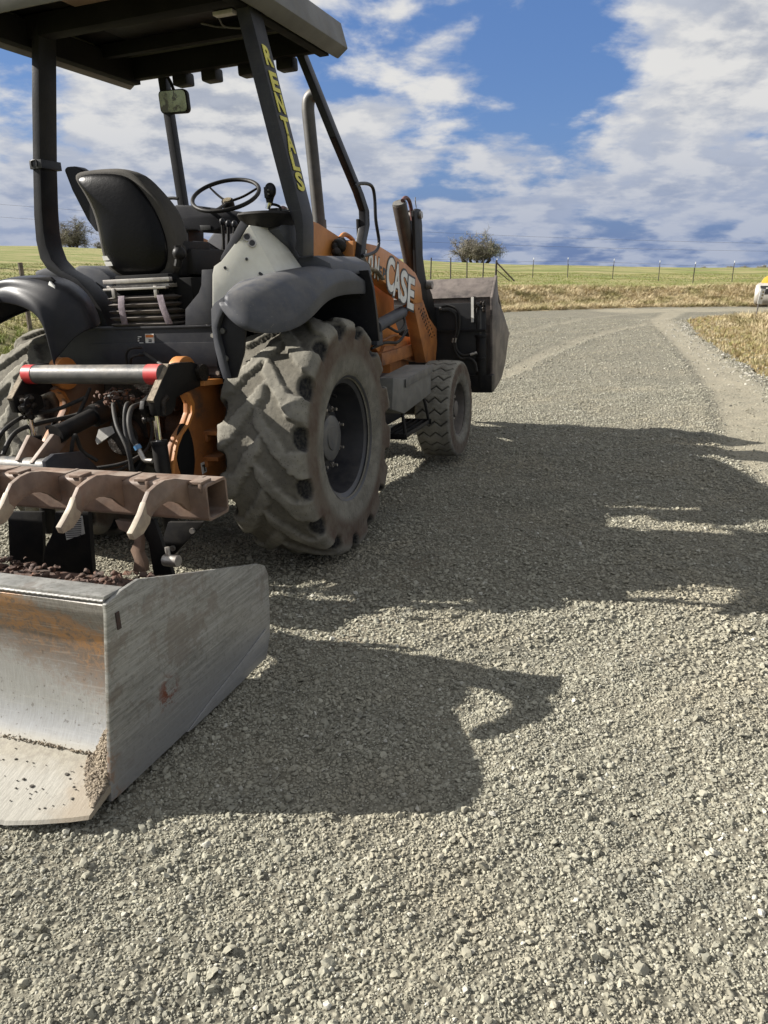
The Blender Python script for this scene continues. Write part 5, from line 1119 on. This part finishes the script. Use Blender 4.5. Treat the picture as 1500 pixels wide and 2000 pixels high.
# ---------------------------------------------------------------- instanced stuff through geometry nodes
def rock_mesh(seed, flat, rough=.28):
    bm = bmesh.new(); bmesh.ops.create_icosphere(bm, subdivisions=2, radius=1)
    r = random.Random(seed); o = Vector((r.uniform(0, 99), r.uniform(0, 99), r.uniform(0, 99)))
    for k in range(7):      # chop with random planes for crushed-stone facets
        n = Vector((r.gauss(0, 1), r.gauss(0, 1), r.gauss(0, 1))).normalized(); d = r.uniform(.38, .70)
        for v in bm.verts:
            e = v.co.dot(n)-d
            if e > 0: v.co -= n*e
    for v in bm.verts: v.co += v.co.normalized()*mnoise.noise(v.co*1.8+o)*rough; v.co.z *= flat; v.co.x *= r.choice((1, 1.2, .9))
    me = bpy.data.meshes.new('stone'); bm.to_mesh(me); bm.free(); me.shade_smooth(); me.set_sharp_from_angle(angle=rad(28)); return me
def scatter(name, pts, rot, scl, meshes, mt, attr_rand=True, tilt=None):
    """one object: a point mesh whose points are replaced by stones or tufts"""
    srcs = bpy.data.collections.new(name+'_kinds')
    for me in meshes:
        me.materials.clear(); me.materials.append(mt); o = bpy.data.objects.new(me.name, me); srcs.objects.link(o)
    me = bpy.data.meshes.new(name); me.vertices.add(len(pts)); me.vertices.foreach_set('co', np.asarray(pts, np.float32).ravel())
    a = me.attributes.new('rot', 'FLOAT_VECTOR', 'POINT'); a.data.foreach_set('vector', np.asarray(rot, np.float32).ravel())
    a = me.attributes.new('scl', 'FLOAT_VECTOR', 'POINT'); a.data.foreach_set('vector', np.asarray(scl, np.float32).ravel())
    a = me.attributes.new('pick', 'INT', 'POINT'); a.data.foreach_set('value', rng.integers(0, len(meshes), len(pts)).astype(np.int32)); me.update()
    me.materials.append(mt)
    o = bpy.data.objects.new(name, me); COL.objects.link(o)
    ng = bpy.data.node_groups.new(name, 'GeometryNodeTree'); ng.interface.new_socket('Geometry', in_out='INPUT', socket_type='NodeSocketGeometry'); ng.interface.new_socket('Geometry', in_out='OUTPUT', socket_type='NodeSocketGeometry')
    i_ = ng.nodes.new('NodeGroupInput'); o_ = ng.nodes.new('NodeGroupOutput'); ins = ng.nodes.new('GeometryNodeInstanceOnPoints'); ci = ng.nodes.new('GeometryNodeCollectionInfo')
    ci.inputs[0].default_value = srcs; ci.inputs['Separate Children'].default_value = True; ci.inputs['Reset Children'].default_value = True
    def na(nm, ty):
        n = ng.nodes.new('GeometryNodeInputNamedAttribute'); n.data_type = ty; n.inputs[0].default_value = nm; return n.outputs[0]
    ng.links.new(i_.outputs[0], ins.inputs['Points']); ng.links.new(ci.outputs[0], ins.inputs['Instance']); ins.inputs['Pick Instance'].default_value = True
    ng.links.new(na('pick', 'INT'), ins.inputs['Instance Index']); ng.links.new(na('scl', 'FLOAT_VECTOR'), ins.inputs['Scale'])
    e2r = ng.nodes.new('FunctionNodeEulerToRotation'); ng.links.new(na('rot', 'FLOAT_VECTOR'), e2r.inputs[0]); ng.links.new(e2r.outputs[0], ins.inputs['Rotation'])
    ng.links.new(ins.outputs[0], o_.inputs[0]); md = o.modifiers.new('scatter', 'NODES'); md.node_group = ng
    return o
def stone_mat(name, c1, c2, c3):
    m = bpy.data.materials.new(name); m.use_nodes = True; t = m.node_tree; b = t.nodes['Principled BSDF']
    oi = N(t, 'ShaderNodeObjectInfo'); g = N(t, 'ShaderNodeNewGeometry'); n1 = noise_(t, g.outputs['Position'], 160, 4, .7)
    rp_ = math_(t, 'FRACT', math_(t, 'MULTIPLY', oi.outputs['Random'], 17.3))
    c = mixc(t, oi.outputs['Random'], c1, c2); c = mixc(t, ramp(t, rp_, (.92, .99)), c, c3)
    c = mixc(t, math_(t, 'MULTIPLY', ramp(t, n1, (.4, .65)), .55), c, (.26, .235, .18))
    n5 = noise_(t, g.outputs['Position'], .9, 4, .6); c = mixc(t, math_(t, 'MULTIPLY', ramp(t, n5, (.45, .66)), .5), c, (.31, .275, .20)); n6 = noise_(t, g.outputs['Position'], 1.9, 5, .65); c = mixc(t, math_(t, 'MULTIPLY', ramp(t, n6, (.50, .68)), .45), c, (.15, .15, .13))
    t.links.new(c, b.inputs['Base Color']); b.inputs['Roughness'].default_value = .92; b.inputs['Specular IOR Level'].default_value = .2
    bp = N(t, 'ShaderNodeBump'); bp.inputs['Distance'].default_value = .0015; t.links.new(n1, bp.inputs['Height']); t.links.new(bp.outputs[0], b.inputs['Normal'])
    return m
smat = stone_mat('crushed_stone', (.188, .184, .146), (.345, .335, .266), (.47, .46, .40))
def wedge(n, r0, r1, half=33, pw=1):
    r = np.sqrt(rng.uniform(r0**2, r1**2, n)); a = np.radians(rng.uniform(-half, half, n)); return np.column_stack([r*np.sin(a), r*np.cos(a)])
def stones(n, r0, r1, s0, s1, half=33, sk=2.2, thin=1.0):
    P = wedge(n, r0, r1, half); dl = sdist(P, LEFT); dr = -sdist(P, RIGHT); m, bm_ = track(P)
    cl = fbm(P[:, 0], P[:, 1], 1.6, 3, 44); keepp = 1-.88*m; keepp = keepp*(1-thin*(1-sstep(.36, .52, cl)))
    ok = (dl < .1) & (dr < .35) & (rng.random(n) < keepp); P = P[ok]; n = len(P)
    s = s0+(s1-s0)*rng.random(n)**sk
    z = height(P)+.004+s*(.05+.45*rng.random(n))
    return np.column_stack([P, z]), np.column_stack([rng.uniform(-.5, .5, n), rng.uniform(-.5, .5, n), rng.uniform(0, 6.28, n)]), s[:, None]*rng.uniform(.75, 1.25, (n, 3))
batch = [stones(115000, .8, 3.0, .0025, .0058, 46, 1.4, .1), stones(40000, .8, 3.6, .0058, .0122, 46, 1.5, .75), stones(5400, .8, 4.5, .0115, .0175, 44, 1.8, .7), stones(82000, 3.0, 6.0, .004, .0085, 38, 1.5, .25), stones(39000, 3.4, 8.0, .008, .016, 38, 1.5, .6), stones(75000, 6.0, 11.5, .007, .013, 31, 1.5, .3), stones(60000, 11.5, 26, .011, .019, 29, 1.5, .4)]
pts, rot, scl = (np.vstack([b_[i] for b_ in batch]) for i in range(3))
gs = scatter('gravel', pts, rot, scl, [rock_mesh(k, (.62, .75, .9, .55)[k % 4]) for k in range(12)], smat); tag(gs, kind='stuff')
# pale coarse stones spilled along the right edge
P = []; L_ = RIGHT
for k in range(1500):
    t_ = rng.uniform(9, 25.5); x_ = np.interp(t_, RIGHT[:, 1], RIGHT[:, 0]); P.append((x_+rng.normal(-.15, .35), t_))
P = np.array(P); s_ = rng.uniform(.010, .028, len(P)); z_ = height(P)+s_*.3
eg = scatter('spilled_stone', np.column_stack([P, z_]), np.column_stack([rng.uniform(-.5, .5, (len(P), 2)), rng.uniform(0, 6.28, len(P))]), s_[:, None]*rng.uniform(.7, 1.2, (len(P), 3)), [rock_mesh(50+k, .7) for k in range(5)], stone_mat('pale_stone', (.27, .26, .23), (.38, .37, .33), (.48, .47, .43))); tag(eg, kind='stuff')
# grass tufts
def tuft(seed, n, h, lean, w):
    r = random.Random(seed); V = []; F = []
    for k in range(n):
        a = r.uniform(0, 6.28); rr = r.uniform(0, .35)*h; b0 = Vector((math.cos(a)*rr, math.sin(a)*rr, 0)); d = Vector((math.cos(a+r.uniform(-1, 1)), math.sin(a+r.uniform(-1, 1)), 0))*lean*r.uniform(.3, 1.2)*h
        hh = h*r.uniform(.5, 1.1); sd = Vector((-d.y, d.x, 0)).normalized()*w
        p1 = b0+d*.35+Vector((0, 0, hh*.6)); p2 = b0+d+Vector((0, 0, hh)); i = len(V)
        V += [b0-sd, b0+sd, p1+sd*.8, p1-sd*.8, p2]; F += [(i, i+1, i+2, i+3), (i+3, i+2, i+4)]
    me = bpy.data.meshes.new('tuft'); me.from_pydata([tuple(v) for v in V], [], F); return me
def grass_mat(name, c1, c2, c3):
    m = bpy.data.materials.new(name); m.use_nodes = True; t = m.node_tree; b = t.nodes['Principled BSDF']
    oi = N(t, 'ShaderNodeObjectInfo'); g = N(t, 'ShaderNodeNewGeometry'); n1 = noise_(t, g.outputs['Position'], .8, 4, .6)
    c = mixc(t, oi.outputs['Random'], c1, c2); c = mixc(t, ramp(t, n1, (.45, .62)), c, c3)
    t.links.new(c, b.inputs['Base Color']); b.inputs['Roughness'].default_value = .8; b.inputs['Specular IOR Level'].default_value = .15
    return m
def bank_pts(n, lo, hi, xr, side='L'):
    x = rng.uniform(xr[0], xr[1], n*4); y = rng.uniform(2, 60, n*4); P = np.column_stack([x, y]); d = sdist(P, LEFT) if side == 'L' else -sdist(P, RIGHT)
    other = sdist(P, LEFT); az = np.degrees(np.arctan2(x, y)); ok = (d > lo) & (d < hi) & (np.abs(az) < 32)
    if side == 'R': ok &= other < -.5
    return P[ok][:n]
def put(name, P, s0, s1, meshes, mt, wind=.0):
    n = len(P); s = rng.uniform(s0, s1, n)
    o = scatter(name, np.column_stack([P, height(P, False)-.01]), np.column_stack([rng.normal(0, .1, n), rng.normal(wind, .1, n), rng.uniform(0, 6.28, n)]), np.repeat(s[:, None], 3, 1), meshes, mt); tag(o, kind='stuff'); return o
drym = grass_mat('dry_grass', (.52, .44, .28), (.40, .32, .19), (.28, .25, .12)); grm = grass_mat('short_grass', (.17, .21, .055), (.28, .29, .10), (.36, .32, .16)); redm = grass_mat('reddish_verge', (.36, .26, .15), (.28, .27, .11), (.40, .34, .22))
put('dry_grass', bank_pts(34000, -.1, 5.0, (-2, 30)), .5, 1.3, [tuft(k, 14, .17, 1.3, .007) for k in range(6)], drym)
put('short_grass', bank_pts(24000, 4.2, 26, (-26, 34)), .35, .85, [tuft(20+k, 12, .09, .8, .007) for k in range(5)], grm)
put('short_grass_near', bank_pts(16000, -.1, 9, (-18, -2)), .6, 1.3, [tuft(30+k, 12, .11, .8, .005) for k in range(5)], grm)
PR = bank_pts(22000, -.15, 9, (4, 26), 'R'); put('verge_grass', PR, .5, 1.2, [tuft(40+k, 12, .10, .9, .005) for k in range(5)], redm)
PD = bank_pts(16000, 1.0, 12, (5, 30), 'R'); PD = PD[(PD[:, 1] > 14)]; put('dry_verge_grass', PD, .8, 1.6, [tuft(60+k, 14, .17, 1.4, .006) for k in range(5)], drym)

# ---------------------------------------------------------------- fences
def gz(x, y): return float(height(np.array([(x, y)]), False)[0])
def fence(name, lab, posts, h, rpost, mt, nw, grp=None, brace=None, post_names='fence_post'):
    root = empty(name, Matrix.Translation((posts[0][0], posts[0][1], gz(*posts[0])))); tag(root, lab, 'fence'); o = Vector(root.location)
    pts = []
    for k, (x, y) in enumerate(posts):
        z = gz(x, y); lean = random.uniform(-.03, .03); b = MB(off=o); hh = h*random.uniform(.93, 1.05); top = Vector((x+lean*hh, y, z+hh))
        b.cyl((x, y, z-.1), top, rpost*(1.7 if k in (brace or ()) else 1), seg=8); 
        if mt == 'rail': b.box((x, y, z+.4), (rpost*2.6, rpost*.5, .8))
        po = b.build(post_names, M[mt], root)
        if mt == 'rail': MB(off=o).cyl(top, top+Vector((0, 0, .10)), rpost*1.1, seg=8).build('post_cap', M['white'], po)
        pts.append((Vector((x, y, z)), hh))
    for w in range(nw):
        f = (w+.7)/nw; b = MB(off=o); b.tube([p+Vector((0, -.02, hh*f*.97)) for p, hh in pts], .0045, 4, 1); b.build('wire', M['rail'], root)
    for k in brace or ():
        p, hh = pts[k]; MB(off=o).cyl(p+Vector((0, 0, hh*.9)), p+Vector((1.0, -.05, .0)), .04, seg=8).cyl(p+Vector((0, 0, hh*.55)), p+Vector((.75, -.05, .0)), .025, seg=6).build('brace_post', M['wood'], root)
    return root
def world_at(u, v, depth): return C0+ray(u, v)*depth
rf = [(world_at(u, 545, d).x, world_at(u, 545, d).y) for u, d in ((770, 39), (806, 39.5), (841, 40), (880, 40.5), (912, 40.8), (943, 41), (968, 41))]
rf2 = [(world_at(u, 545, d).x, world_at(u, 545, d).y) for u, d in ((968.5, 41.2), (1040, 46), (1108, 47), (1196, 45), (1286, 43), (1354, 41.5), (1430, 42), (1520, 42), (1600, 42))]
fence('wire_fence', 'wire fence of dark thin posts above the loader bucket ending at a braced post', rf, 1.08, .032, 'rail2', 5, brace=(6,))
fence('stock_fence', 'wire fence with white capped steel posts crossing the pasture right of the braced post', rf2, 1.05, .016, 'rail', 4)
lf = [(world_at(u, 560, d).x, world_at(u, 560, d).y) for u, d in ((-160, 12), (48, 13.2), (250, 16), (420, 21), (560, 27), (700, 34))]
fence('pasture_fence', 'wire fence with a weathered wooden post left of the tractor behind its left fender', lf, 1.12, .042, 'wood', 4)

# ---------------------------------------------------------------- bare oaks
def oak(name, lab, base, H, Wd, trunks, seed, dens):
    r = random.Random(seed); root = empty(name, Matrix.Translation(base)); tag(root, lab, 'tree')
    tips = []; bt = MB(); bc = MB(); n1 = (14, 30, 46)[min(2, dens-4)]
    def curve(a, c, sag, n=5):
        m = a.lerp(c, .5)+Vector((r.gauss(0, .08), r.gauss(0, .08), sag))*(c-a).length; out = []
        for k in range(n+1):
            t_ = k/n; out.append(a*(1-t_)**2+m*2*t_*(1-t_)+c*t_*t_+Vector((r.gauss(0, .012), r.gauss(0, .012), r.gauss(0, .012)))*(c-a).length*(0 < k < n))
        return out
    def dome():
        while True:
            p = Vector((r.uniform(-1, 1), r.uniform(-1, 1), r.uniform(-.35, 1)))
            if .25 < p.length < 1 and r.random() < p.length**1.2:
                lump = .86+.22*mnoise.noise(p.normalized()*2.2+Vector((seed, 0, 0)))
                return Vector((p.x*Wd/2*lump, p.y*Wd/2.4*lump, H*.40+p.z*H*.60*lump))
    for k in range(n1):
        dx, ln = trunks[k % len(trunks)]; a = Vector((dx*.35+r.gauss(0, .05), r.gauss(0, .1), -.3)); fork = Vector((dx*.6+ln*H*.25, r.gauss(0, .2), H*r.uniform(.14, .28)))
        e_ = dome(); bt.tube([a, a.lerp(fork, .5)+Vector((.05, 0, 0)), fork], lambda t_: H*.022*(1-.4*t_)+.02, 6, 2)
        L1 = curve(fork, e_, .10, 6); bt.tube(L1, lambda t_: H*.014*(1-.75*t_)+.012, 5, 1)
        for j in range(13):
            q = L1[r.randint(2, 6)]; d_ = Vector((r.gauss(0, 1), r.gauss(0, .8), r.gauss(.1, .7)))*H*.13; L2 = curve(q, q+d_, .05, 4)
            bc.tube(L2, lambda t_: .022*(1-.5*t_), 3, 1)
            for i in range(7):
                s0 = L2[r.randint(1, 4)]; L3 = curve(s0, s0+Vector((r.gauss(0, 1), r.gauss(0, .8), r.gauss(-.05, .8)))*H*.07, .02, 2)
                bc.tube(L3, .0125, 3, 1); tips.append(L3[-1]); tips.append(L3[1])
    def fit(p): return p
    bt.build('trunk', M['bark'], root)
    cr = bc.build('crown', M['twigs'], root)
    # buds and dead leaves clinging to the twigs
    V = []; F = []
    for p in tips:
        for k in range(2):
            c = fit(p)+Vector((r.gauss(0, .1), r.gauss(0, .1), r.gauss(0, .1))); a = Vector((r.gauss(0, 1), r.gauss(0, 1), r.gauss(0, 1))).normalized()*.05; e = Vector((r.gauss(0, 1), r.gauss(0, 1), r.gauss(0, 1))).normalized()*.05; i = len(V); V += [c, c+a, c+a+e, c+e]; F.append((i, i+1, i+2, i+3))
    me = bpy.data.meshes.new('leaves'); me.from_pydata([tuple(v) for v in V], [], F); me.materials.append(M['twigs']); lo = bpy.data.objects.new('leaves', me); COL.objects.link(lo); lo.parent = cr
    return root
d = 92
p = world_at(932, 512, d*1.0); oak('bare_oak', 'broad bare oak standing on the rise above the loader bucket', Vector((p.x, p.y, gz(p.x, p.y)-.3)), 4.0, 7.7, [(-1.9, -.7), (-1.1, -.3), (-.2, .05), (.8, .25), (1.6, .6)], 5, 6)
p = world_at(143, 485, 92); oak('bare_oak', 'dark bare oak on the hill between the left roof post and the seat', Vector((p.x, p.y, gz(p.x, p.y)-.15)), 3.9, 5.2, [(0, .05), (.3, .35), (-.3, -.3)], 12, 5)
p = world_at(197, 485, 96); oak('bare_oak', 'small low bush-like oak just behind the seat back', Vector((p.x, p.y, gz(p.x, p.y)-.1)), 1.6, 2.4, [(0, .1), (.2, .3)], 15, 4)
# low bushes and pale rocks on the skyline
r_ = random.Random(3); rk = MB(); 
for k, (u, w_, h_) in enumerate(((1425, 1.6, .45), (1455, 2.4, .5), (1490, 2.0, .6), (1375, 1.2, .4))):
    p = world_at(u, 519, 128+k*3); root = oak('skyline_bush', ('low bush at the far right on the skyline', 'wide low bush on the right skyline', 'dark bush on the skyline above the roller', 'small bush on the skyline left of the roller')[k], Vector((p.x, p.y, gz(p.x, p.y)-.1)), h_*2.0, w_*1.4, [(0, .2), (.3, -.3)], 30+k, 4); root['category'] = 'bush'
# overhead wires far off
for k, (z0, z1) in enumerate(((8.0, 3.3), (9.4, 4.2))):
    b = MB(); pl_ = []
    for t in np.linspace(0, 1, 30):
        a = world_at(-100+1750*t, 0, 1); az = math.atan2(a.x, a.y); x = -62+130*t; y = 88+22*t; pl_.append(Vector((x, y, z0+(z1-z0)*t-1.2*math.sin(math.pi*t))))
    b.tube(pl_, .010, 4, 1); o = b.build('overhead_wire', M['rail'], None); tag(o, ('lower thin dark overhead wire sagging low across the distant sky', 'upper thin dark overhead wire sagging across the distant sky')[k], 'wire', 'overhead wires')

# ---------------------------------------------------------------- roller and sign at the right
zr_ = gz(15.0, 31.0); cx = world_at(1470, 600, 31.3); RO_ = Vector((cx.x, cx.y, gz(cx.x, cx.y)))
RR = empty('road_roller', Matrix.Translation(RO_) @ Matrix.Rotation(-.47, 4, 'Z')); tag(RR, 'yellow road roller with a steel drum parked at the right edge behind the sign', 'roller')
b = MB(); b.lathe([(.02, 0), (.02, .30), (.0, .36), (.06, .42), (.16, .45), (1.5, .45), (1.58, .42), (1.6, .36), (1.58, .30), (1.58, 0)], (0, .45, .45), 40); b.build('drum', M['drum'], RR, ang=35)
b = MB(); b.lathe([(.02, 0), (.02, .30), (.0, .36), (.06, .42), (.16, .45), (1.5, .45), (1.58, .42), (1.6, .36), (1.58, .30), (1.58, 0)], (0, 2.6, .45), 40); b.build('drum', M['drum'], RR, ang=35)
b = MB(); b.xz(.6, 2.5, [(.12, .80), (.24, 1.08), (.55, 1.30), (1.4, 1.30), (1.5, 1.0), (1.5, .80)]); b.build('hood', M['yellowpaint'], RR, bevel=.03)
b = MB(); b.xz(.1, 2.9, [(.10, .48), (.18, .80), (1.45, .80), (1.52, .48)]).box((.8, 0.02, .62), (1.2, .1, .26)); b.build('roller_frame', M['ink'], RR, bevel=.02)
b = MB()
for k in range(7): b.box((.26+k*.17, -.035, .66+.05*(k % 3)), (.07, .02, .05))
b.box((.18, -.04, .60), (.05, .03, .10)); b.build('frame_fitting', M['label'], RR)
b = MB(); 
for xx, yy in ((.9, 1.7), (1.4, 1.7)): b.cyl((xx, yy, 1.2), (xx, yy, 2.1), .03, seg=8)
b.cyl((.9, 1.7, 2.1), (1.4, 1.7, 2.1), .03, seg=8); b.build('roll_bar', M['ink'], RR)
b = MB(); b.box((1.1, 1.3, 1.36), (.45, .45, .12)).box((1.1, 1.55, 1.55), (.45, .10, .4)); b.build('seat', M['ink'], RR, bevel=.03)
ps = world_at(1473, 630, 22.0); ps.z = gz(ps.x, ps.y); SG = empty('road_sign', Matrix.Translation(ps)); tag(SG, 'small white marker sign on a leaning dark post in the dry verge at right', 'sign')
tp = world_at(1488, 566, 22.0)-Vector(ps); MB().cyl((0, 0, -.1), tp, .018, seg=8).build('sign_post', M['rail'], SG)
c = world_at(1486, 579, 21.9)-Vector(ps); rt_ = Matrix.Rotation(-.10, 3, 'Y').inverted(); rt_ = Matrix.Rotation(.12, 3, 'Y')
b = MB(); b.box(c+Vector((0, -.03, 0)), (.135, .012, .42), rt_); sb = b.build('sign_board', M['signwhite'], SG, bevel=.004)
b = MB()
for k in (.12, .035, -.05): b.cyl(c+Vector((.02+k*.12, -.038, k)), c+Vector((.02+k*.12, -.041, k)), .026, seg=16)
b.build('sign_marks', pmat('sign_mark_paint', (.35, .27, .12), None, .6), SG.children[-1] if False else sb)
